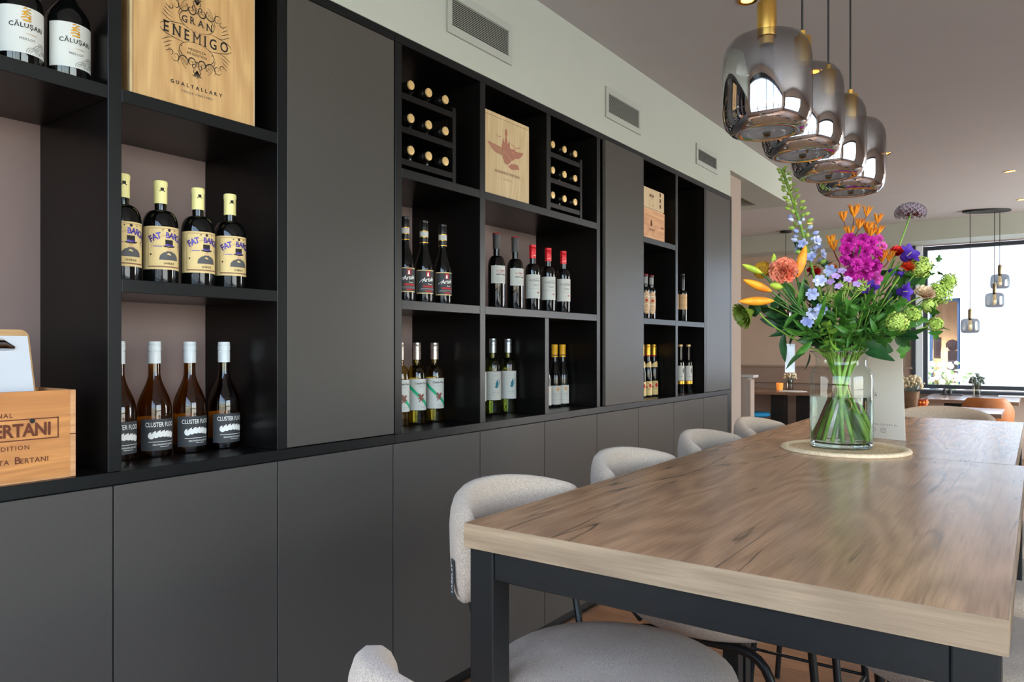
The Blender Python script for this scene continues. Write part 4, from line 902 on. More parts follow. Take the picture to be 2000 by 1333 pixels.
# ------------------------------------------------------------ smoked glass pendants over the table
def make_lamp(glassm='lamp_glass', bulb=True, top=1.17, zs=1.0, hl=0.08):
    t = thing('pendant_lamp', 'x', 'lamp', (0, 0, 0), 0, 'smoked pendants over the high table')
    pr = [(0.058, 0.004), (0.066, 0.0), (0.080, 0.004), (0.092, 0.016), (0.098, 0.034), (0.100, 0.052), (0.0998, 0.10), (0.099, 0.165), (0.0965, 0.186), (0.090, 0.203), (0.079, 0.216), (0.066, 0.222), (0.045, 0.2245), (0.022, 0.225)]
    pr = [(r_, z_*zs) for r_, z_ in pr]; g = 0.225*zs
    MB().lathe(pr, 56, cap=False).build('glass_shade', glassm, t, smooth=60)
    MB().lathe([(0.0215, g-0.0005), (0.0218, g+0.001), (0.0218, g+hl-0.002), (0.0210, g+hl), (0.0085, g+hl), (0.0085, g+hl+0.017), (0.003, g+hl+0.019)], 28).lathe([(0.0165, g-0.02), (0.0175, g-0.019), (0.0175, g-0.0015)], 20).build('lamp_holder', 'brass', t, smooth=30)
    if bulb: MB().lathe([(0.001, 0.130), (0.012, 0.133), (0.016, 0.150), (0.016, 0.190), (0.012, 0.204)], 16).build('bulb', 'smoke_vase', t, smooth=50)
    MB().tube([(0, 0, g+hl+0.017), (0, 0, top)], 0.0028, 8).build('cord', 'cord', t, smooth=50)
    return t
lp = make_lamp()
for i, (x, y, z, lab) in enumerate([(1.445, 1.735, 1.928, 'nearest smoked glass pendant lamp with a brass holder'), (1.465, 1.971, 1.922, 'second smoked glass pendant lamp from the front'),
                              (1.471, 2.231, 1.915, 'third smoked glass pendant lamp from the front'), (1.484, 2.465, 1.908, 'farthest smoked glass pendant lamp of the row over the table')]):
    o = lp if i == 0 else dup(lp)
    o.location = (x, y, z); o['label'] = lab
# ------------------------------------------------------------ recessed warm spots
sp = thing('ceiling_spot', 'x', 'light', (0, 0, 0), 0, 'warm recessed ceiling spots')
MB().lathe([(0.030, 0.0), (0.046, -0.004), (0.048, -0.001), (0.048, 0.0)], 24, cap=False).build('rim', 'brass', sp, smooth=40)
MB().lathe([(0.001, -0.0012), (0.030, -0.0012)], 20, cap=False).build('lens', 'spot', sp)
for i, (x, y, lab) in enumerate([(0.822, 3.527, 'warm ceiling spot half cut off at the top edge'), (0.854, 4.675, 'warm ceiling spot beside the second pendant'), (0.881, 6.997, 'warm ceiling spot right of the farthest pendant'),
                           (1.732, 8.395, 'warm ceiling spot near the right edge, halfway back'), (1.796, 10.064, 'warm ceiling spot above the far window'), (-0.532, 10.314, 'warm ceiling spot in front of the left far wall')]):
    o = sp if i == 0 else dup(sp)
    o.location = (x, y, CEIL-0.0008); o['label'] = lab
    d = bpy.data.lights.new('spot_beam', 'SPOT'); d.energy = 55; d.color = (1.0, 0.74, 0.45); d.spot_size = rad(75); d.shadow_soft_size = 0.03; d.spot_blend = 0.6
    l = bpy.data.objects.new('spot_beam', d); COL.objects.link(l); l.location = (x, y, CEIL-0.01)

# ------------------------------------------------------------ on the table: woven mat, vase, menu card
t = thing('placemat', 'round woven seagrass mat under the glass vase', 'mat', (1.463, 2.482, TZ+0.0004))
pr = [(0.160, 0.0045)]
for i in range(13): pr += [(0.155-i*0.0117, 0.0068), (0.1495-i*0.0117, 0.0046)]
MB().lathe([(0.001, 0.0045)] + pr[::-1][:-1] + [(0.163, 0.0045), (0.163, 0.0)], 64, cap=False).build('woven_centre', 'rattan_dark', t, smooth=80)
MB().lathe([(0.1635, 0.0), (0.1635, 0.006), (0.168, 0.0105), (0.178, 0.0115), (0.186, 0.009), (0.189, 0.004), (0.186, 0.0)], 72, cap=False).build('rim', 'rattan', t, smooth=80)
VX, VY, VZ = 1.450, 2.500, TZ+0.0078
t = thing('glass_vase', 'clear glass vase half full of water holding the bouquet', 'vase', (VX, VY, VZ))
R0 = 0.093
MB().lathe([(R0-0.004, 0.012), (R0, 0.020), (R0, 0.218), (R0-0.002, 0.232), (R0-0.009, 0.243), (R0-0.016, 0.252), (R0-0.019, 0.262), (R0-0.018, 0.284), (R0-0.012, 0.293), (R0-0.003, 0.299), (R0-0.002, 0.301)], 64, cap=False).build('glass', 'vase_glass', t, smooth=70)
MB().lathe([(R0-0.010, 0.0), (R0-0.003, 0.003), (R0-0.001, 0.010), (R0-0.003, 0.0145), (R0-0.012, 0.0155)], 64).build('thick_base', 'vase_foot', t, smooth=50)
MB().tube([((R0-0.002)*math.cos(2*PI*i/48), (R0-0.002)*math.sin(2*PI*i/48), 0.301) for i in range(49)], 0.0018, 6, cap=False).build('rim', 'vase_foot', t, smooth=80)
MB().lathe([(R0-0.013, 0.0165), (R0-0.0035, 0.020), (R0-0.0025, 0.157), (R0-0.0022, 0.160)], 64).build('water', 'water', t, smooth=50)
t = thing('menu_card', 'tall beige menu card leaning behind the vase', 'card', (1.586, 2.842, TZ+0.0006), math.atan2(-0.034, 0.127))
w, h = 0.215, 0.420
MB().add([(-w, 0, 0), (0, 0, 0), (0, -0.035, h), (-w, -0.035, h), (-w, 0.0018, 0), (0, 0.0018, 0), (0, -0.0332, h), (-w, -0.0332, h)],
         [(0, 1, 2, 3), (7, 6, 5, 4), (0, 4, 5, 1), (1, 5, 6, 2), (2, 6, 7, 3), (3, 7, 4, 0)]).build('sheet', 'card', t)
p = Print(); cu = -0.095
p.text('WWW.ALPEN.SQUARE.NL', cu+0.005, 0.0475, 0.0082, 0, 0, 1.5)
for q, r_ in ((0, 0.0078),): p.line([(cu-0.012+r_*math.cos(PI*a/9), 0.031+r_*math.sin(PI*a/9)) for a in range(19)], 0.0011, 0)
p.text('f', cu-0.0118, 0.0268, 0.0115, 0, 0.01)
rr_ = [(0.0078*math.copysign(abs(math.cos(PI*a/12))**0.5, math.cos(PI*a/12)), 0.0078*math.copysign(abs(math.sin(PI*a/12))**0.5, math.sin(PI*a/12))) for a in range(25)]
p.line([(cu+0.022+a, 0.030+b) for a, b in rr_], 0.0011, 0).line([(cu+0.022+0.0036*math.cos(PI*a/8), 0.030+0.0036*math.sin(PI*a/8)) for a in range(17)], 0.001, 0).disc(cu+0.0265, 0.0345, 0.0009, 0)
p.text('A', cu, 0.148, 0.014, 0, 0.0).line([(cu-0.005, 0.158), (cu, 0.163), (cu+0.004, 0.150)], 0.0012, 0)
p.line([(cu+0.010*math.cos(PI*a/9), 0.153+0.010*math.sin(PI*a/9)) for a in range(19)], 0.0003, 1)
c = MB(); p.emit(c, lambda u, v, d: (u, -0.0003-d-0.035*v/h, v)); c.build('print', ['grey_mid', 'grey_ink'], t)

# ------------------------------------------------------------ the far dining room
M['far_top'] = wood('far_table_laminate', (150, 120, 98), (130, 102, 84), (104, 80, 66), 'X', 0.8, 0.22, bumps=0.04)
def far_table(label, x0, x1, y0, y1, z, legs):
    t = thing('dining_table', label, 'table', (0, 0, 0))
    MB().box((x0, y0, z-0.04), (x1, y1, z)).build('tabletop', 'far_top', t, bevel=0.002)
    for (a0, b0, a1, b1) in legs:
        l = MB().box((a0, b0, 0.0), (a1, b1, 0.012)).box((a0+0.02, b0+0.02, 0.012), (a1-0.02, b1-0.02, z-0.0405)); l.build('leg', 'steel', t)
    return t
FT = 0.82
far_table('dining table standing right under the far window', 0.80, 1.775, 10.02, 11.32, FT, [(1.0, 10.3, 1.3, 10.6), (1.0, 10.8, 1.3, 11.1)])
far_table('dining table with dried flowers between the bar stools and the window', 0.60, 1.678, 8.10, 8.86, FT, [(0.8, 8.2, 1.1, 8.5), (1.2, 8.2, 1.5, 8.5)])
far_table('brown dining table against the panelled left wall', -1.75, -0.35, 10.42, 11.40, FT, [(-1.20, 10.75, -0.98, 11.0), (-0.85, 10.75, -0.62, 11.0)])
# blue chair with plywood back
t = thing('dining_chair', 'blue upholstered chair with a plywood back at the left table', 'chair', (-1.36, 10.55, 0))
MB().lathe([(0.001, 0.455), (0.19, 0.455), (0.225, 0.47), (0.23, 0.49), (0.21, 0.51), (0.001, 0.515)], 28, cap=False).build('seat', 'blue', t, smooth=60)
rows = []
for i in range(9):
    s = -1+2*i/8; rows.append([(-0.25-0.05*(z-0.5)/0.4+0.07*s*s, 0.21*s, z) for z in (0.49, 0.6, 0.75, 0.87)])
for i in range(9):
    s = 1-2*i/8; rows.append([(-0.265-0.05*(z-0.5)/0.4+0.07*s*s, 0.21*s, z) for z in (0.49, 0.6, 0.75, 0.87)])
MB().grid(rows + [rows[0]]).build('backrest', 'ply', t, smooth=60)
for sx in (-1, 1):
    for sy in (-1, 1): MB().tube([(sx*0.13, sy*0.13, 0.454), (sx*0.2, sy*0.19, 0.0)], [0.014, 0.009], 8).build('leg', 'steel', t, smooth=50)
# cognac shell chair by the window table
def shell_chair(label, x, y, rz, m, z0=0.60, z1=0.93):
    t = thing('dining_chair', label, 'chair', (x, y, 0), rz)
    MB().lathe([(0.001, 0.45), (0.2, 0.455), (0.225, 0.475), (0.215, 0.50), (0.001, 0.505)], 28, cap=False).build('seat', m, t, smooth=60)
    rows = []
    for i in range(15):
        s = -1+2*i/14; th = s*rad(72); row = []; zt = z1-0.15*max(abs(s)-0.55, 0)**1.3*2.2
        for k in range(12):
            q = 2*PI*k/12; z = (zt+z0)/2+(zt-z0)/2*math.copysign(abs(math.sin(q))**0.5, math.sin(q)); R = 0.24+0.06*(z-z0)+0.014*math.cos(q)
            row.append((-R*math.cos(th), R*math.sin(th), z))
        rows.append(row)
    mm = MB().grid(rows, closed=True); mm.f += [tuple(range(11, -1, -1)), tuple(14*12+k for k in range(12))]; mm.m += [0, 0]
    mm.build('backrest', m, t, smooth=60)
    for sx in (-1, 1):
        for sy in (-1, 1): MB().tube([(sx*0.13, sy*0.13, 0.449), (sx*0.21, sy*0.2, 0.0)], 0.011, 8).build('leg', 'steel', t, smooth=50)
    for sy in (-1, 1): MB().tube([(-0.16, sy*0.12, 0.47), (-0.235, sy*0.12, 0.62)], 0.010, 8).build('back_support', 'steel', t, smooth=50)
    return t
shell_chair('cognac leather chair with its back to the flower table', 1.50, 9.55, PI/2, 'leather', 0.62, 0.895)
# pendants of the far room
fl_ = make_lamp('far_lamp_glass', False, 1.0, 0.78, 0.11); fl_['group'] = 'smoked pendants by the far window'
MB().lathe([(0.001, 0.03), (0.014, 0.034), (0.020, 0.05), (0.020, 0.11), (0.012, 0.155)], 14).build('bulb', 'filament', fl_, smooth=50)
for ch in fl_.children:
    if ch.name.startswith('lamp_holder'): ch.data = ch.data.copy(); ch.data.materials.clear(); ch.data.materials.append(M['dull_brass'])
    if ch.name.startswith('cord'): cordo = ch
for i, (x, y, z, lab) in enumerate([(1.28, 10.45, 1.61, 'lowest of the three smoked pendants by the far window'), (1.52, 10.62, 1.92, 'middle smoked pendant by the far window'),
                              (1.57, 10.72, 2.15, 'highest of the three smoked pendants by the far window'), (-0.98, 10.80, 1.82, 'lone smoked pendant over the left dining table')]):
    o = fl_ if i == 0 else dup(fl_)
    o.location = (x, y, z); o['label'] = lab
    for ch in o.children:
        if ch.name.startswith('cord'):
            ch.data = MB().tube([(0, 0, 0.302), (0, 0, CEIL-0.026-z)], 0.004, 8).mesh('cord', 'cord', 50)
c = thing('lamp_canopy', 'oval black ceiling plate carrying the three far pendants', 'canopy', (1.44, 10.58, CEIL-0.0005), rad(25))
MB().lathe([(0.26, -0.024), (0.265, -0.02), (0.265, 0.0)], 40, sy=0.45).build('plate', 'cord', c)
c = thing('lamp_canopy', 'small round black ceiling plate over the left dining table', 'canopy', (-0.98, 10.80, CEIL-0.0005))
MB().lathe([(0.075, -0.024), (0.078, -0.02), (0.078, 0.0)], 28).build('plate', 'cord', c)
# small things on the far tables
def sprigs(mb, z0, h, w, n, seed, r=0.012):
    rr = random.Random(seed); st = MB()
    for i in range(n):
        a = rr.uniform(0, 2*PI); q = w*math.sqrt(rr.random()); z = z0+h*(0.55+0.45*rr.random())*(1-0.35*(q/w)**2)
        st.tube([(0.3*q*math.cos(a)*0.3, 0.3*q*math.sin(a)*0.3, z0), (q*math.cos(a), q*math.sin(a), z)], 0.0018, 4)
        mb.ball((q*math.cos(a), q*math.sin(a), z), r*rr.uniform(0.7, 1.3), 0, 6, 4)
    return st
def small_vase(label, x, y, z, prof, vm, fm, h, w, n, seed, r=0.012):
    t = thing('small_vase', label, 'vase', (x, y, z+0.0004))
    MB().lathe(prof, 24, cap=False).lathe([(0.001, 0.002), (prof[0][0], 0.002)], 24, cap=False).build('vessel', vm, t, smooth=50)
    f = MB(); s = sprigs(f, prof[-1][1]*0.6, h, w, n, seed, r)
    s.build('stems', 'dry_green', t, smooth=60); tag(f.build('flower_heads', fm, t, smooth=60), kind='stuff')
    return t
small_vase('brown pot of dried cream flowers beside the menu card', 0.925, 8.26, FT, [(0.055, 0.0), (0.06, 0.01), (0.075, 0.17), (0.078, 0.18)], 'terracotta', 'dry_flower', 0.23, 0.12, 70, 4, 0.014)
small_vase('small clear vase with a grey-green sprig under the far window', 1.33, 10.75, FT, [(0.042, 0.0), (0.045, 0.01), (0.045, 0.14), (0.05, 0.16)], 'smoke_vase', 'dry_green', 0.2, 0.08, 34, 5, 0.016)
small_vase('small glass vase of dried white flowers on the left table', -0.98, 11.0, FT, [(0.045, 0.0), (0.05, 0.01), (0.05, 0.12), (0.05, 0.14)], 'smoke_vase', 'dry_flower', 0.2, 0.10, 44, 6, 0.014)
def candle(label, x, y, z, m, pattern=False):
    t = thing('candle_holder', label, 'candle', (x, y, z+0.0004))
    MB().lathe([(0.040, 0.0), (0.042, 0.004), (0.05, 0.10), (0.048, 0.10), (0.040, 0.006)], 20, cap=False).lathe([(0.001, 0.003), (0.040, 0.003)], 20, cap=False).build('glass', m, t, smooth=50)
    if pattern:
        b = MB()
        for k in range(10):
            a = 2*PI*k/10
            for zz in (0.03, 0.07): b.ball((0.046*math.cos(a), 0.046*math.sin(a), zz), 0.010, 0, 6, 4)
        tag(b.build('facets', 'candle_amber', t, smooth=60), kind='stuff')
    else: MB().lathe([(0.03, 0.008), (0.03, 0.06), (0.001, 0.065)], 14).build('candle', 'candle_amber', t)
candle('amber patterned candle glass beside the brown flower pot', 1.02, 8.30, FT, 'red_glass', True)
candle('glowing orange candle glass on the left dining table', -1.10, 10.93, FT, 'candle_amber')
t = thing('placemat', 'round pale mat on the left dining table', 'mat', (-0.86, 10.70, FT+0.0004))
MB().lathe([(0.001, 0.004), (0.19, 0.004), (0.195, 0.0)], 40, cap=False).build('disc', 'sheet', t)
t = thing('menu_folder', 'white menu folder lying on the window table near the right edge', 'menu', (1.70, 11.05, FT+0.0004))
MB().box((-0.16, -0.11, 0), (0.16, 0.11, 0.012)).build('cover', 'sheet', t, bevel=0.002)
t = thing('condiment_tray', 'small dark tray with shakers on the window table', 'tray', (1.02, 11.05, FT+0.0004))
MB().box((-0.10, -0.06, 0), (0.14, 0.06, 0.012)).build('base', 'char', t, bevel=0.003)
for dx in (-0.06, 0.0): MB().lathe([(0.022, 0.0125), (0.024, 0.05), (0.016, 0.075), (0.001, 0.08)], 14).build('shaker', 'char', t, smooth=50, loc=(dx, 0, 0))

# ------------------------------------------------------------ the bouquet (coordinates in metres from the foot of the vase)
for nm, c1, c2, rgh in (('stem', (136, 170, 66), (100, 142, 50), 0.45), ('leaf_dark', (36, 74, 34), (24, 56, 28), 0.38), ('leaf_b', (70, 118, 40), (46, 92, 32), 0.42), ('leaf_lime', (122, 160, 56), (90, 132, 42), 0.45),
                    ('lily', (246, 168, 44), (236, 132, 36), 0.45), ('lily_green', (196, 204, 70), (150, 178, 60), 0.45), ('carnation', (253, 168, 134), (246, 138, 106), 0.7), ('magenta', (206, 30, 158), (166, 18, 128), 0.6),
                    ('pink', (220, 96, 176), (190, 60, 150), 0.6), ('paw', (232, 150, 30), (206, 104, 24), 0.75), ('paw_stem', (126, 62, 54), (104, 52, 46), 0.6), ('purple', (82, 44, 160), (60, 30, 126), 0.55),
                    ('allium', (150, 136, 150), (92, 80, 84), 0.7), ('viburnum', (190, 208, 104), (152, 180, 72), 0.65), ('blue_pale', (206, 208, 232), (142, 154, 208), 0.6), ('lilac', (206, 176, 222), (178, 144, 202), 0.6),
                    ('red_petal', (214, 40, 40), (180, 24, 30), 0.5), ('orange_petal', (238, 92, 40), (216, 64, 30), 0.5), ('yellow_head', (220, 172, 30), (150, 92, 24), 0.8), ('thistle', (84, 112, 92), (58, 86, 72), 0.6),
                    ('bud_green', (176, 196, 96), (132, 164, 70), 0.6), ('fan_green', (118, 136, 42), (84, 104, 30), 0.55), ('blush', (226, 200, 164), (206, 170, 134), 0.6), ('twig', (112, 74, 40), (84, 54, 30), 0.8)):
    M[nm] = mat('flower_'+nm, c1, rgh, rgb2=c2, scale=26, spec=0.4)
def V3(p): return Vector(p)
def neckpoint(head, k=0):
    d = Vector((head[0], head[1], 0)); a = math.atan2(d.y, d.x)+k; q = min(0.052, d.length*0.45)
    return Vector((q*math.cos(a), q*math.sin(a), 0.285))
def footpoint(head, k=0):
    d = Vector((head[0], head[1], 0)); a = math.atan2(-d.y, -d.x)+k
    return Vector((0.068*math.cos(a), 0.068*math.sin(a), 0.022))
def bez(ps, n=10):
    ps = [Vector(p) for p in ps]; out = []
    for i in range(n+1):
        t = i/n; q = ps[:]
        while len(q) > 1: q = [q[j]*(1-t)+q[j+1]*t for j in range(len(q)-1)]
        out.append(q[0])
    return out
def full_stem(head, r=0.003, k=0.0, bend=0.06):
    h = Vector(head); nk = neckpoint(head, k); ft = footpoint(head, k); mid = (h+nk)/2 + Vector((0, 0, bend))
    return bez([h, mid, nk], 9) + [nk*0.5+ft*0.5] + [ft]
def flower(name, label, group=None, stem=None, r=0.003, sm='stem', cat='flower'):
    t = thing(name, label, cat, (VX, VY, VZ), 0, group)
    if stem: MB().tube(stem, [r*0.8]*(len(stem)-2)+[r*1.3]*2, 7).build('stem', sm, t, smooth=60)
    return t
def frame_to(d, up=(0, 0, 1)):
    d = Vector(d).normalized(); return d.to_track_quat('Z', 'Y').to_matrix().to_4x4()
def place(p, d, s=1.0): return Matrix.Translation(Vector(p)) @ frame_to(d) @ Matrix.Scale(s, 4)
def leafmesh(L, Wd, kind='lance', curl=0.25, fold=0.25, n=7, seed=0):
    """leaf along +Z in local space with a folded midrib, its face towards +X, slightly thick"""
    rows = []; rr = random.Random(seed)
    for i in range(n+1):
        t = i/n
        if kind == 'lance': w = math.sin(PI*min(t*0.97+0.03, 1))**0.8*(1-0.25*t)
        elif kind == 'broad': w = math.sin(PI*(t**0.75*0.97+0.02))**0.75
        else: w = math.sin(PI*(t**0.7*0.96+0.03))**0.7*(1+0.42*math.cos(t*4.2*PI))*0.95
        w = max(w, 0.02)*Wd/2; x = -curl*L*t*t + 0.01*L*math.sin(6*t+seed)
        rows.append([(x+fold*w*1.0, -w, t*L), (x+fold*w*0.35, -w*0.5, t*L), (x, 0, t*L), (x+fold*w*0.35, w*0.5, t*L), (x+fold*w, w, t*L)])
    return MB().grid(rows)
LEAF = {}
for nm, L, Wd, kind, curl, fold, m in (('ruscus', 0.085, 0.028, 'lance', 0.3, 0.3, 'leaf_dark'), ('long', 0.13, 0.022, 'lance', 0.35, 0.5, 'leaf_b'), ('broad', 0.080, 0.044, 'broad', 0.3, 0.25, 'leaf_dark'),
                                 ('lobed', 0.075, 0.062, 'lobed', 0.25, 0.2, 'leaf_b'), ('lime', 0.075, 0.040, 'broad', 0.4, 0.3, 'leaf_lime'), ('mid', 0.080, 0.028, 'lance', 0.35, 0.35, 'leaf_b'), ('big', 0.13, 0.075, 'broad', 0.3, 0.2, 'leaf_dark')):
    LEAF[nm] = leafmesh(L, Wd, kind, curl, fold, seed=len(LEAF)).mesh('leaf', m, 80)
def leaf(parent, kind, p, d, s=1.0, roll=None):
    o = link('leaf', LEAF[kind], parent)
    q = Vector(d).normalized().to_track_quat('Z', 'X')
    roll = RND.uniform(0, 2*PI) if roll is None else roll
    o.matrix_local = Matrix.Translation(Vector(p)) @ q.to_matrix().to_4x4() @ Matrix.Rotation(roll, 4, 'Z') @ Matrix.Scale(s, 4)
    return o
CAMD = Vector((0.20, -0.98, 0.0))            # the side of the bouquet that faces the room's front
RT = Vector((0.813, 0.582, 0)); AW = Vector((-0.582, 0.813, 0))
def petal_ring(mb, T, n, L, Wd, open_, m=0, cup=0.2, ruffle=0.0, off=0.0, seed=0, ns=4):
    rr = random.Random(seed)
    for k in range(n):
        a = 2*PI*(k+off)/n + rr.uniform(-0.1, 0.1); rows = []
        for i in range(ns+1):
            t = i/ns; w = Wd/2*(math.sin(PI*(0.12+0.70*t))**0.8); rad_ = L*t*math.sin(open_*(0.55+0.45*t)); z = L*t*math.cos(open_*(0.55+0.45*t))
            row = []
            for j in range(-2, 3):
                s = j/2; zz = z + cup*w*abs(s) + ruffle*L*math.sin(j*2.3+k*1.7+i)*t
                row.append((rad_*math.cos(a)-w*s*math.sin(a), rad_*math.sin(a)+w*s*math.cos(a), zz))
            rows.append(row)
        mb.grid(rows, m, T)
    return mb

# salmon carnation
h = (-0.120, -0.209, 0.545)
t = flower('carnation', 'ruffled salmon carnation at the left of the bouquet', None, full_stem(V3(h)-V3((0, 0, 0.02))))
b = MB(); T = place(V3(h), CAMD+Vector((0, 0, 0.55))) 
rr = random.Random(8)
for i in range(74):
    z = 1-1.05*(i+0.5)/74; a = i*2.39996+rr.uniform(-0.2, 0.2); q = math.sqrt(max(1-z*z, 0)); dd = Vector((q*math.cos(a), q*math.sin(a), z*0.8+0.05)).normalized()
    L = 0.047*rr.uniform(0.86, 1.0)*(0.80+0.20*q); Tp = T @ dd.to_track_quat('Z', 'Y').to_matrix().to_4x4() @ Matrix.Rotation(rr.uniform(0, 2*PI), 4, 'Z'); rows = []
    for k in range(5):
        t_ = k/4; w = 0.002+0.013*t_**1.1; ph = rr.uniform(0, 6)
        rows.append([(w*(j/3)*1.0, 0.0045*t_*math.sin(j*2.2+i)+0.003*t_*t_*math.sin(j*4.1+i*2), L*t_-(0.004*abs(j/3)**2+(0.0022 if j % 2 else 0))*t_*t_) for j in range(-3, 4)])
    b.grid(rows, 0, Tp)
b.build('bloom', 'carnation', t, smooth=180)
b = MB().lathe([(0.004, -0.032), (0.010, -0.028), (0.0125, -0.01), (0.014, 0.004)], 12, 0, T); b.build('calyx', 'leaf_b', t, smooth=60)

# orange lily with a spray of buds
j = V3((-0.066, -0.158, 0.418)); t = flower('lily', 'lily stalk with orange and green buds on the left side of the bouquet', None, full_stem(j, 0.0042), 0.0042)
for p0, p1, m, w in (((-0.088, -0.186, 0.526), (-0.066, -0.170, 0.622), 'lily', 0.0155), ((-0.141, -0.261, 0.482), (-0.202, -0.330, 0.514), 'lily', 0.0135), ((-0.130, -0.277, 0.452), (-0.207, -0.357, 0.449), 'lily', 0.0140),
                     ((-0.173, -0.247, 0.539), (-0.218, -0.292, 0.564), 'lily_green', 0.0105), ((-0.157, -0.187, 0.565), (-0.155, -0.185, 0.603), 'lily_green', 0.0085), ((-0.117, -0.232, 0.494), (-0.145, -0.264, 0.502), 'lily_green', 0.012)):
    a, c = V3(p0), V3(p1); L = (c-a).length; T = place(a, c-a); mb = MB(); rows = []
    for i in range(11):
        tt = i/10; rw = w*(math.sin(PI*min(tt*0.93+0.04, 1))**0.75)*(1-0.15*tt)
        rows.append([(rw*(1+0.07*math.cos(3*q*2*PI/18))*math.cos(q*2*PI/18), rw*(1+0.07*math.cos(3*q*2*PI/18))*math.sin(q*2*PI/18), L*tt) for q in range(18)])
    mb.grid(rows, 0, T, closed=True); bd = mb.build('bud', m, t, smooth=180)
    MB().tube(bez([j+Vector((0, 0, -0.01)), (j+a)/2+Vector((0, 0, -0.012)), a], 6), 0.0026, 6).build('pedicel', 'leaf_b', t, smooth=60)
for p, d, k, s in (((-0.083, -0.182, 0.436), (0.3, -0.5, 0.9), 'long', 0.7), ((-0.055, -0.175, 0.420), (0.9, 0.1, 0.6), 'long', 0.75), ((-0.077, -0.203, 0.417), (-0.6, -0.6, -0.5), 'mid', 0.8), ((-0.090, -0.212, 0.441), (-0.9, -0.2, 0.15), 'long', 0.6), ((-0.045, -0.155, 0.374), (0.4, -0.5, 0.4), 'long', 0.9), ((-0.032, -0.146, 0.343), (-0.3, -0.6, 0.2), 'long', 0.9)):
    leaf(t, k, p, d, s)

# tall delphinium spike
base = V3((-0.046, -0.033, 0.377)); tip = V3((-0.158, -0.089, 0.884)); m1 = V3((-0.070, -0.050, 0.588)); m2 = V3((-0.120, -0.061, 0.737))
path = [tip] + bez([tip, m2+Vector((0.0, 0, 0.01)), m1, base], 14)[1:]
nk = neckpoint(base); t = flower('delphinium', 'tall pale blue delphinium spike leaning left at the top', None, path + [nk, footpoint(base, 0.3)], 0.0056)
rr = random.Random(3); bb = MB(); n = 0
for i in range(66):
    f = i/65; k = f*0.68*(len(path)-1); i0 = int(k); p = path[i0].lerp(path[min(i0+1, len(path)-1)], k-i0)
    a = i*2.4; out = (RT*math.cos(a)+AW*math.sin(a)); ln = 0.009+0.028*f; q = p + out*ln + Vector((0, 0, 0.004+0.012*f))
    if f < 0.80 or i % 2:
        bb.tube([p, p+out*ln*0.6+Vector((0, 0, 0.002)), q], 0.0009+0.0006*f, 4)
        T = place(q, out+Vector((0, 0, 0.35))); s = 0.0050+0.0034*f
        o = MB().lathe([(0.0004, -s*0.8), (s*0.8, -s*0.2), (s, s*0.6), (s*0.55, s*1.7), (0.0004, s*2.2)], 8, 0, T, cap=False)
        o.build('bud', 'bud_green' if f < 0.52 or rr.random() < 0.4 else 'blue_pale', t, smooth=60)
    else:
        bb.tube([p, q], 0.0014, 4); T = place(q, out*0.9+Vector((0, 0, 0.2))-CAMD*-0.4)
        petal_ring(petal_ring(MB(), T, 5, 0.018, 0.013, 1.2, 0, 0.1, 0.10, 0, i), T, 4, 0.012, 0.009, 0.7, 0, 0.1, 0, 0.5, i).build('floret', 'blue_pale', t, smooth=180)
bb.build('pedicels', 'stem', t, smooth=60)['kind'] = 'stuff'
t = flower('delphinium', 'short blue delphinium stem in the middle left of the bouquet', None, full_stem((-0.035, -0.148, 0.498), 0.0035), 0.0035)
for i, p in enumerate(((-0.028, -0.156, 0.513), (-0.055, -0.138, 0.478), (-0.020, -0.174, 0.425), (-0.047, -0.157, 0.418), (-0.068, -0.147, 0.390), (-0.016, -0.073, 0.553))):
    T = place(p, CAMD+Vector((0.3*math.sin(i*2), 0, 0.3*math.cos(i*3))))
    petal_ring(petal_ring(MB(), T, 6, 0.021, 0.015, 1.25, 0, 0.1, 0.10, 0, i), T, 5, 0.014, 0.010, 0.75, 0, 0.1, 0, 0.5, i).build('floret', 'blue_pale', t, smooth=180)

# yellow-brown button flower behind the carnation
h = V3((-0.193, -0.176, 0.555)); t = flower('helenium', 'yellow-brown button flower behind the carnation', None, full_stem(h))
b = MB(); T = place(h, CAMD+Vector((-0.5, 0, 0.4)))
for i in range(150):
    z = 1-1.15*i/149; a = i*2.39996; q = math.sqrt(max(1-z*z, 0)); b.ball(tuple(T @ Vector((0.026*q*math.cos(a), 0.026*q*math.sin(a), 0.022*z))), 0.0034, 0, 5, 3)
tag(b.build('button', 'yellow_head', t, smooth=60), kind='stuff')
# ribbed green fan at the far left
h = V3((-0.180, -0.276, 0.429)); t = flower('green_fan', 'ribbed green fan-shaped flower drooping at the far left', None, bez([h, V3((-0.152, -0.257, 0.374)), V3((-0.083, -0.182, 0.331)), neckpoint(h)], 12)+[footpoint(h)], 0.0030, 'leaf_lime')
b = MB(); T = place(h, RT*-0.85+CAMD*0.30+Vector((0, 0, -0.42)))
for ring_, (L, o) in enumerate(((0.070, 0.62), (0.068, 0.48), (0.064, 0.34), (0.056, 0.18))): petal_ring(b, T, 22, L, 0.0125, o, 0, 0.6, 0.01, ring_*0.5, ring_, 3)
b.build('rays', 'fan_green', t, smooth=180)
MB().lathe([(0.002, -0.012), (0.010, -0.008), (0.017, 0.004), (0.020, 0.014)], 14, 0, T).build('calyx', 'leaf_dark', t, smooth=60)

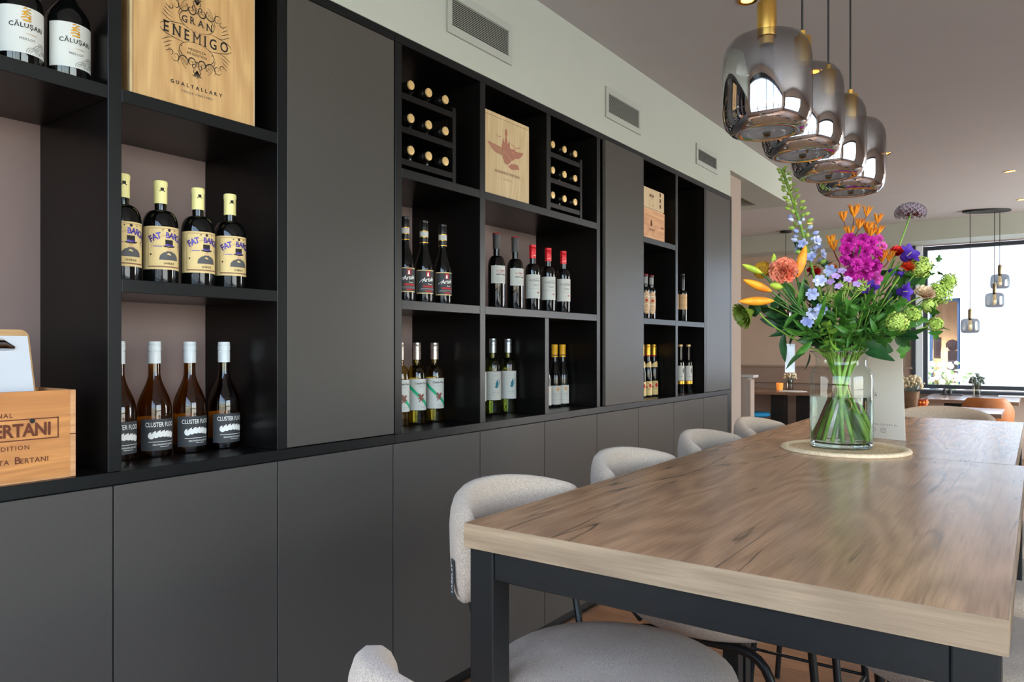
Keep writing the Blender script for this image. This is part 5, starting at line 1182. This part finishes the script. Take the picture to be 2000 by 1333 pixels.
# magenta stock
base = V3((0.072, 0.003, 0.456)); tip = V3((0.043, -0.030, 0.658)); t = flower('stock', 'magenta stock spike in the centre of the bouquet', None, [tip]+full_stem(base, 0.004)[0:], 0.004)
for i, p in enumerate(((0.037, -0.072, 0.641), (0.068, -0.037, 0.642), (0.088, -0.023, 0.636), (0.033, -0.087, 0.614), (0.064, -0.077, 0.619), (0.100, -0.026, 0.603), (0.083, -0.076, 0.603), (0.029, -0.090, 0.574), (0.065, -0.114, 0.560), (0.090, -0.096, 0.563), (0.104, -0.048, 0.560), (0.044, -0.079, 0.540), (0.083, -0.076, 0.535), (0.106, -0.059, 0.521), (0.069, -0.074, 0.520), (0.038, -0.047, 0.596), (0.092, -0.045, 0.512))):
    d = CAMD+RT*RND.uniform(-0.7, 0.7)+Vector((0, 0, RND.uniform(-0.2, 0.7))); T = place(p, d); b = MB()
    for q, (n, L, o) in enumerate(((6, 0.0235, 1.45), (6, 0.020, 1.05), (5, 0.016, 0.7), (3, 0.012, 0.3))): petal_ring(b, T, n, L*RND.uniform(0.9, 1.1), 0.021, o, 0, 0.15, 0.20, q*0.4, i*5+q)
    b.build('floret', 'magenta' if i != 13 else 'pink', t, smooth=180)
for p, d in (((0.064, -0.126, 0.579), (-0.3, -0.3, 1)), ((0.070, -0.110, 0.588), (0.4, -0.3, 1)), ((0.060, -0.117, 0.591), (0.0, -0.4, 1))): leaf(t, 'long', p, d, 0.28)
t = flower('snapdragon', 'pink snapdragon beside the magenta stock', None, full_stem((0.096, 0.069, 0.636)))
for i, p in enumerate(((0.096, 0.069, 0.656), (0.104, 0.075, 0.633), (0.091, 0.065, 0.617), (0.103, 0.086, 0.608))):
    T = place(p, CAMD+RT*0.6*math.sin(i)+Vector((0, 0, 0.2))); petal_ring(petal_ring(MB(), T, 5, 0.017, 0.015, 1.1, 0, 0.2, 0.08, 0, i), T, 4, 0.013, 0.012, 0.5, 0, 0.2, 0, 0, i).build('floret', 'pink', t, smooth=180)

# orange kangaroo paws
def paw(label, root, heads, group='orange kangaroo paw stems'):
    root = V3(root); t = flower('kangaroo_paw', label, group, full_stem(root, 0.0024), 0.0022, 'paw_stem')
    br = MB()
    for i, (p, s) in enumerate(heads):
        p = V3(p); br.tube(bez([root, root*0.45+p*0.55+Vector((0, 0, -0.012)), p], 6), [0.0021, 0.0021, 0.002, 0.0018, 0.0017, 0.0016, 0.0015], 6)
        up = (p-root).normalized()*0.4+Vector((0, 0, 0.8)); b = MB()
        for k in range(5):
            a = 2*PI*k/5+i; d = up+(RT*math.cos(a)+AW*math.sin(a))*0.55; q0 = p; q1 = p+d.normalized()*0.017*s; q2 = p+d.normalized()*0.028*s+Vector((0, 0, 0.002))
            b.tube([q0, q1, q2], [0.0022, 0.0042*s, 0.0030*s], 6)
            for e in range(4):
                aa = 2*PI*e/4+k; b.tube([q2, q2+(d.normalized()*0.004+(RT*math.cos(aa)+AW*math.sin(aa)+Vector((0, 0, 0.3)))*0.0065)*s], [0.0018, 0.0005], 4)
        b.build('floret', 'paw', t, smooth=60)
    br.build('branches', 'paw_stem', t, smooth=60)
paw('orange kangaroo paw, tall branching stem at the top', (0.027, 0.007, 0.651), [((0.011, -0.017, 0.711), 0.9), ((0.035, 0.013, 0.725), 1.2), ((0.065, 0.046, 0.730), 0.9), ((0.051, -0.000, 0.685), 0.95), ((0.031, -0.027, 0.659), 1.0)])
paw('orange kangaroo paw above the magenta stock', (0.045, 0.057, 0.639), [((0.069, 0.037, 0.675), 1.1), ((0.091, 0.077, 0.709), 0.9), ((0.091, 0.065, 0.669), 1.0), ((0.079, 0.032, 0.662), 0.9)])
paw('single orange kangaroo paw left of the magenta stock', (-0.004, -0.003, 0.584), [((-0.014, -0.034, 0.618), 1.0), ((-0.020, -0.039, 0.637), 0.9)])
paw('orange kangaroo paw between the magenta stock and the red flowers', (0.109, 0.042, 0.565), [((0.100, 0.010, 0.590), 1.0), ((0.113, 0.019, 0.579), 1.1), ((0.128, 0.043, 0.583), 1.0)])

# allium
h = V3((0.174, 0.161, 0.739)); t = flower('allium', 'grey-mauve allium head at the upper right', None, full_stem(h, 0.0032, bend=-0.02), 0.0030, 'leaf_lime')
b = MB(); c = MB()
for i in range(120):
    z = 1-1.35*i/119; a = i*2.39996; q = math.sqrt(max(1-z*z, 0)); d = Vector((q*math.cos(a), q*math.sin(a), z)); p = h+Vector((d.x*0.043, d.y*0.043, d.z*0.030+0.006))
    c.tube([h, p], [0.0008, 0.0006], 3, cap=False); T = place(p, d)
    petal_ring(b, T, 5, 0.0072, 0.0046, 1.0, 0, 0, 0, 0, i, 1)
tag(b.build('florets', 'allium', t), kind='stuff'); tag(c.build('pedicels', 'paw_stem', t), kind='stuff')

# green viburnum balls
bn = MB()
for i, (p, r_, lab) in enumerate((((0.210, 0.089, 0.563), 0.030, 'lime viburnum ball below the red flowers'), ((0.254, 0.157, 0.486), 0.036, 'largest lime viburnum ball at the right'), ((0.275, 0.222, 0.525), 0.023, 'lime viburnum ball at the far right tip'),
                             ((0.166, -0.053, 0.388), 0.029, 'round lime viburnum ball low in front'), ((0.196, 0.042, 0.415), 0.022, 'small lime viburnum ball above the round one'), ((0.244, 0.150, 0.386), 0.022, 'lime viburnum ball hanging in front of the window'),
                             ((0.229, 0.127, 0.443), 0.020, 'small lime viburnum ball under the largest one'))):
    h = V3(p); t = flower('viburnum', lab, 'lime viburnum balls', full_stem(h, 0.0022, bend=0.02), 0.0020); b = MB(); n = int(270*r_/0.03)
    MB().ball(tuple(h), r_*0.60, 0, 12, 8, (1, 1, 0.95)).build('core', 'leaf_lime', t, smooth=80)
    rr = random.Random(i)
    for k in range(n):
        z = 1-2*(k+0.5)/n; a = k*2.39996; q = math.sqrt(1-z*z); d = Vector((q*math.cos(a), q*math.sin(a), z)); pp = h+d*r_*rr.uniform(0.82, 1.12)
        T = place(pp, d+Vector((rr.uniform(-0.5, 0.5), rr.uniform(-0.5, 0.5), rr.uniform(-0.5, 0.5)))) @ Matrix.Rotation(rr.uniform(0, 6.3), 4, 'Z'); b.add([T @ Vector(v) for v in ((0, 0, 0.0005), (0.0045, 0.0009, 0.0015), (0.0022, 0.0024, 0.0006), (-0.001, 0.0045, 0.00095), (-0.0024, 0.0022, 0.0006), (-0.0045, -0.0009, 0.0015), (-0.0022, -0.0024, 0.0006), (0.001, -0.0045, 0.00095), (0.0024, -0.0022, 0.0006))],
              [(0, 1, 2), (0, 2, 3), (0, 3, 4), (0, 4, 5), (0, 5, 6), (0, 6, 7), (0, 7, 8), (0, 8, 1)])
    tag(b.build('florets', 'viburnum', t), kind='stuff')
    for k in range(2): leaf(t, 'lobed', h+Vector((0, 0, -r_*0.6)), Vector((RND.uniform(-1, 1), RND.uniform(-1, 0.4), RND.uniform(-0.8, 0.1))), 0.55)

# purple bellflowers
def bell(parent, p, d, s=1.0):
    T = place(p, d, s); rows = []
    for z, r_, fl_r in ((0.0, 0.004, 0), (0.004, 0.011, 0), (0.014, 0.014, 0), (0.024, 0.0145, 0.02), (0.030, 0.019, 0.12), (0.033, 0.026, 0.22)):
        rows.append([(r_*(1+fl_r*math.cos(5*q*2*PI/25))*math.cos(q*2*PI/25), r_*(1+fl_r*math.cos(5*q*2*PI/25))*math.sin(q*2*PI/25), z+0.2*fl_r*0.02*math.cos(5*q*2*PI/25)) for q in range(25)])
    MB().grid(rows, 0, T, closed=True).build('bell', 'purple', parent, smooth=180)
    MB().tube([T @ Vector((0, 0, 0.006)), T @ Vector((0, 0, 0.033))], 0.0014*s, 6).build('stigma', 'cream', parent, smooth=60)
t = flower('bellflower', 'deep purple bellflower in the middle right of the bouquet', 'purple bellflowers', full_stem((0.143, 0.041, 0.471)))
bell(t, (0.156, 0.014, 0.483), RT*0.75+CAMD*0.8, 1.0); bell(t, (0.130, 0.031, 0.553), RT*0.6+CAMD*0.6+Vector((0, 0, -0.3)), 0.5); bell(t, (0.152, 0.047, 0.547), RT*0.9+CAMD*0.2+Vector((0, 0, -0.4)), 0.5)
t = flower('bellflower', 'deep purple bellflower beside the red flowers at the upper right', 'purple bellflowers', full_stem((0.154, 0.073, 0.581)))
bell(t, (0.166, 0.045, 0.584), RT*0.6+CAMD*0.8+Vector((0, 0, 0.45)), 1.15)
t = flower('bellflower', 'deep purple bellflower under the magenta stock', 'purple bellflowers', full_stem((0.085, -0.037, 0.461)))
bell(t, (0.090, -0.058, 0.480), CAMD+Vector((0, 0, 0.5)), 0.95)
# red and orange roses
for p, r_, m, lab in (((0.145, 0.092, 0.611), 0.022, 'red_petal', 'red rose half hidden by the purple bellflower'), ((0.182, 0.118, 0.587), 0.020, 'red_petal', 'red rose behind the lime viburnum'), ((0.176, 0.077, 0.561), 0.021, 'orange_petal', 'orange-red rose under the purple bellflower'), ((0.215, 0.117, 0.475), 0.028, 'blush', 'blush beige rose between the viburnum balls'), ((-0.082, -0.010, 0.556), 0.020, 'red_petal', 'coral rose peeking behind the tall spike'), ((-0.029, 0.004, 0.570), 0.014, 'paw', 'small orange rose behind the lilac phlox')):
    h = V3(p); t = flower('rose', lab, None, full_stem(h)); T = place(h-Vector((0, 0, 0.008)), CAMD*0.7+RT*0.2+Vector((0, 0, 0.8))); b = MB()
    for q, (n, L, o) in enumerate(((6, 1.25, 1.05), (6, 1.3, 0.8), (5, 1.3, 0.55), (4, 1.2, 0.32), (3, 1.1, 0.15))): petal_ring(b, T, n, L*r_, r_*1.35, o, 0, 0.45, 0.04, q*0.41, q)
    b.build('bloom', m, t, smooth=180)
# thistle
h = V3((-0.046, -0.020, 0.573)); t = flower('sea_holly', 'dark green spiky sea holly left of the centre', None, full_stem(h)); b = MB()
for k in range(13):
    a = 2*PI*k/13; d = (RT*math.cos(a)+AW*math.sin(a))+Vector((0, 0, 0.45)); T = place(h, d); b.add([T @ Vector(v) for v in ((-0.004, 0, 0), (0.004, 0, 0), (0.0025, 0.001, 0.02), (0, 0, 0.040), (-0.0025, 0.001, 0.02))], [(0, 1, 2, 3, 4)])
b.build('bracts', 'thistle', t); MB().ball(tuple(h+Vector((0, 0, 0.010))), 0.011, 0, 10, 8, (1, 1, 1.3)).build('cone', 'thistle', t, smooth=60)
# lilac phlox with green buds
t = flower('phlox', 'lilac phlox with green buds below the magenta stock', None, full_stem((0.022, -0.095, 0.452)))
bb = MB(); gb = MB(); root = V3((0.026, -0.104, 0.452))
for i in range(17):
    rr2 = random.Random(i+50); c0 = root+RT*rr2.uniform(-0.058, 0.05)+AW*rr2.uniform(-0.045, 0.03)+Vector((0, 0, rr2.uniform(0.0, 0.055)))
    gb.tube([root+Vector((0, 0, -0.03)), c0], 0.0012, 4)
    for k in range(12):
        a = k*2.4; z = 1-1.1*(k+0.5)/12; q = math.sqrt(max(1-z*z, 0)); d_ = RT*q*math.cos(a)+AW*q*math.sin(a)+Vector((0, 0, z))
        gb.tube([c0+d_*0.003, c0+d_*0.011, c0+d_*0.018], [0.0008, 0.0021, 0.0004], 5)
for i in range(14): bb.tube([root+Vector((0, 0, -0.03)), root+RT*0.05*math.sin(i*1.9)+AW*0.04*math.cos(i*2.7)+Vector((0, 0, 0.012))], 0.0011, 4)
tag(gb.build('buds', 'bud_green', t, smooth=60), kind='stuff'); tag(bb.build('pedicels', 'leaf_b', t, smooth=60), kind='stuff')
for i, p in enumerate(((0.026, -0.117, 0.544), (0.013, -0.139, 0.527), (0.044, -0.129, 0.516), (0.067, -0.112, 0.502), (-0.004, -0.126, 0.511), (0.025, -0.155, 0.495))):
    T = place(p, CAMD*0.7+Vector((0.2*math.sin(i), 0, 0.6))); petal_ring(MB(), T, 5, 0.0135, 0.0120, 1.4, 0, 0.05, 0.04, 0, i, 3).build('floret', 'lilac', t, smooth=180)

# leafy sprigs filling the bouquet
where = ['drooping under the left lily buds', 'left of the vase above the paper tag', 'under the salmon carnation', 'rising behind the carnation', 'behind the short blue delphinium',
         'in front, below the lilac phlox', 'below the magenta stock in front', 'leaning right from the vase centre', 'beside the purple bellflower', 'under the round viburnum ball',
         'behind the blush rose', 'around the largest viburnum ball', 'hanging over the right side of the vase', 'low in front on the right', 'low in front on the left', 'low in the middle, over the front vase rim',
         'low at the left over the rim', 'at the back, behind the phlox', 'at the back, behind the red roses', 'under the tall delphinium spike', 'at the back on the right', 'in the dense middle of the bouquet', 'low over the right rim', 'low at the back on the left', 'dense under the left lily buds', 'between the carnation and the paper tag', 'behind the paper tag', 'between the two lower viburnum balls', 'behind the blue florets on the left']
def sprig(label, tip, kind, n, s=1.0, spread=0.9, k=0.0, start=0.06, side=None, name='leafy_sprig'):
    tip = V3(tip); path = full_stem(tip, 0.0026, k, 0.05)[:-2]; t = flower(name, label, 'leafy sprigs in the bouquet', path, 0.0024, 'stem', 'foliage'); rr = random.Random(len(label)+n+int(tip.x*1000))
    leaf(t, kind, tip, (tip-path[2])*1.0, s)
    n = int(n*1.45)
    for i in range(n):
        f = start+(0.90-start)*i/max(n-1, 1); q = f*9; i0 = int(q); p = path[i0].lerp(path[i0+1], q-i0); dirn = (path[i0]-path[i0+1]).normalized()
        a = i*2.4+rr.random(); o = RT*math.cos(a)+CAMD*math.sin(a)*0.9
        if side: o = o+Vector(side)
        leaf(t, kind, p, dirn*rr.uniform(0.4, 1.0)+o*spread*rr.uniform(0.6, 1.0)+Vector((0, 0, rr.uniform(-0.4, 0.35))), s*rr.uniform(0.5, 0.95), rr.uniform(0, 2*PI))
for i, (tip, kind, n, s) in enumerate((((-0.167, -0.206, 0.438), 'broad', 9, 0.75), ((-0.143, -0.127, 0.389), 'broad', 9, 0.85), ((-0.114, -0.107, 0.473), 'mid', 9, 0.9), ((-0.117, -0.047, 0.624), 'ruscus', 8, 0.6), ((-0.061, -0.007, 0.509), 'mid', 9, 0.95),
        ((0.015, -0.137, 0.435), 'mid', 10, 0.85), ((0.044, -0.129, 0.419), 'lobed', 9, 0.8), ((0.085, -0.087, 0.435), 'long', 9, 0.8), ((0.106, 0.002, 0.486), 'long', 9, 0.8), ((0.144, 0.030, 0.439), 'lobed', 9, 0.9), ((0.167, 0.120, 0.507), 'broad', 9, 0.8),
        ((0.186, 0.158, 0.533), 'lobed', 8, 0.9), ((0.167, 0.021, 0.359), 'broad', 7, 0.9), ((0.139, -0.073, 0.358), 'mid', 9, 0.95), ((-0.008, -0.178, 0.373), 'lime', 8, 0.62), ((0.062, -0.152, 0.357), 'mid', 9, 0.8), ((-0.067, -0.208, 0.358), 'mid', 9, 0.9), ((-0.013, 0.040, 0.510), 'broad', 9, 0.9),
        ((0.068, 0.098, 0.535), 'broad', 9, 0.9), ((-0.042, -0.104, 0.439), 'ruscus', 10, 0.9), ((0.098, 0.095, 0.427), 'broad', 9, 1.0), ((0.033, 0.024, 0.482), 'mid', 10, 0.9), ((0.104, -0.073, 0.343), 'lobed', 8, 0.9), ((-0.050, -0.134, 0.344), 'broad', 8, 0.8), ((-0.161, -0.164, 0.421), 'broad', 10, 0.8), ((-0.109, -0.152, 0.429), 'broad', 10, 0.85), ((-0.121, -0.123, 0.360), 'ruscus', 10, 0.8), ((0.167, 0.070, 0.424), 'lobed', 9, 0.8), ((-0.069, -0.086, 0.464), 'broad', 10, 0.8))):
    wh = {'broad': 'dark broad-leaved', 'mid': 'mid green pointed-leaved', 'ruscus': 'dark narrow-leaved', 'lobed': 'bright lobed-leaved', 'long': 'long-leaved', 'lime': 'lime green soft-leaved'}[kind]
    sprig('%s sprig %s' % (wh, where[i]), tip, kind, n, s, k=0.25*math.sin(i*2.1))
# big loose leaves around the neck of the vase
t = flower('leafy_sprig', 'large dark leaves spreading over the right rim of the vase', None, full_stem((0.105, -0.023, 0.331), 0.0028), 0.0026, 'stem', 'foliage')
leaf(t, 'big', (0.081, -0.065, 0.325), RT*1.0+Vector((0, 0, -0.10)), 0.78, 1.2); leaf(t, 'big', (0.085, -0.087, 0.297), RT*0.9+Vector((0, 0, -0.05))+CAMD*0.4, 0.62, 0.7); leaf(t, 'broad', (0.149, 0.045, 0.352), RT*0.6+Vector((0, 0, -0.55)), 0.8, 2.0); leaf(t, 'lobed', (0.163, 0.068, 0.331), RT*0.15+Vector((0, 0, -1)), 0.7, 1.4)
t = flower('leafy_sprig', 'dark pointed leaves hanging left of the vase beside the paper tag', None, full_stem((-0.112, -0.154, 0.344), 0.0028), 0.0026, 'stem', 'foliage')
leaf(t, 'ruscus', (-0.132, -0.156, 0.357), Vector((-0.1, -0.05, -1)), 1.05, 1.3); leaf(t, 'ruscus', (-0.062, -0.192, 0.297), RT*-0.9+Vector((0, 0, -0.45)), 0.95, 0.9); leaf(t, 'mid', (-0.046, -0.181, 0.331), RT*-0.5+Vector((0, 0, -0.5)), 0.85, 2.1); leaf(t, 'lime', (0.023, -0.131, 0.306), RT*-0.7+Vector((0, 0, 0.45)), 0.75, 2.6); leaf(t, 'mid', (0.033, -0.124, 0.309), RT*0.8+Vector((0, 0, 0.1)), 0.7, 2.4); leaf(t, 'mid', (0.010, -0.140, 0.318), RT*-0.9+Vector((0, 0, 0.05)), 0.8, 0.4); leaf(t, 'long', (0.039, -0.107, 0.312), RT*0.25+Vector((0, 0, 1)), 0.7, 0.9); leaf(t, 'broad', (-0.062, -0.143, 0.297), Vector((0, 0, -1)), 0.7, 1.2)
t = flower('twig', 'brown twig and thick green stalks standing in the vase water', None, bez([V3((0.02, 0.0, 0.30)), V3((-0.02, -0.02, 0.15)), V3((-0.066, -0.045, 0.022))], 8), 0.0042, 'twig', 'foliage')
for a, b_ in (((0.03, -0.03, 0.29), (-0.035, -0.07, 0.022)), ((-0.03, -0.02, 0.29), (0.045, -0.06, 0.022)), ((0.0, -0.04, 0.29), (0.02, -0.075, 0.022)), ((-0.02, 0.03, 0.29), (0.066, 0.03, 0.022)), ((0.035, 0.0, 0.29), (-0.01, -0.07, 0.022)), ((-0.035, 0.01, 0.29), (0.07, -0.01, 0.022))):
    MB().tube([a, V3(a)*0.5+V3(b_)*0.5, b_], 0.0058, 9).build('stalk', 'stem', t, smooth=60)
MB().tube([(0.02+0.012*math.cos(a_), -0.03, 0.135+0.012*math.sin(a_)*1.5) for a_ in [2*PI*i/14 for i in range(15)]], 0.0012, 5).build('string', 'clip_wood', t, smooth=60)
# small ivy tip against the window
t = flower('leafy_sprig', 'small grey-green leaf tip standing against the bright window', None, full_stem((0.246, 0.213, 0.575), 0.0015), 0.0014, 'stem', 'foliage')
for p, d in (((0.238, 0.207, 0.575), (-0.6, -0.4, 0.2)), ((0.246, 0.213, 0.588), (0.2, 0.2, 1)), ((0.246, 0.213, 0.558), (0.4, 0.3, -0.5))): leaf(t, 'lobed', p, d, 0.30)
# white paper tag hanging from the flowers
p = V3((-0.118, -0.146, 0.325)); t = thing('paper_tag', 'blank white paper tag hanging left of the vase', 'tag', (VX+p.x, VY+p.y, VZ+p.z), rad(25))
MB().box((-0.0145, 0, -0.089), (0.0145, 0.0006, 0.0)).build('sheet', 'sheet', t); MB().tube([(0, 0.0, -0.006), (0.004, -0.004, 0.008), (0.010, 0.0, 0.030)], 0.0008, 5).build('string', 'cord', t)
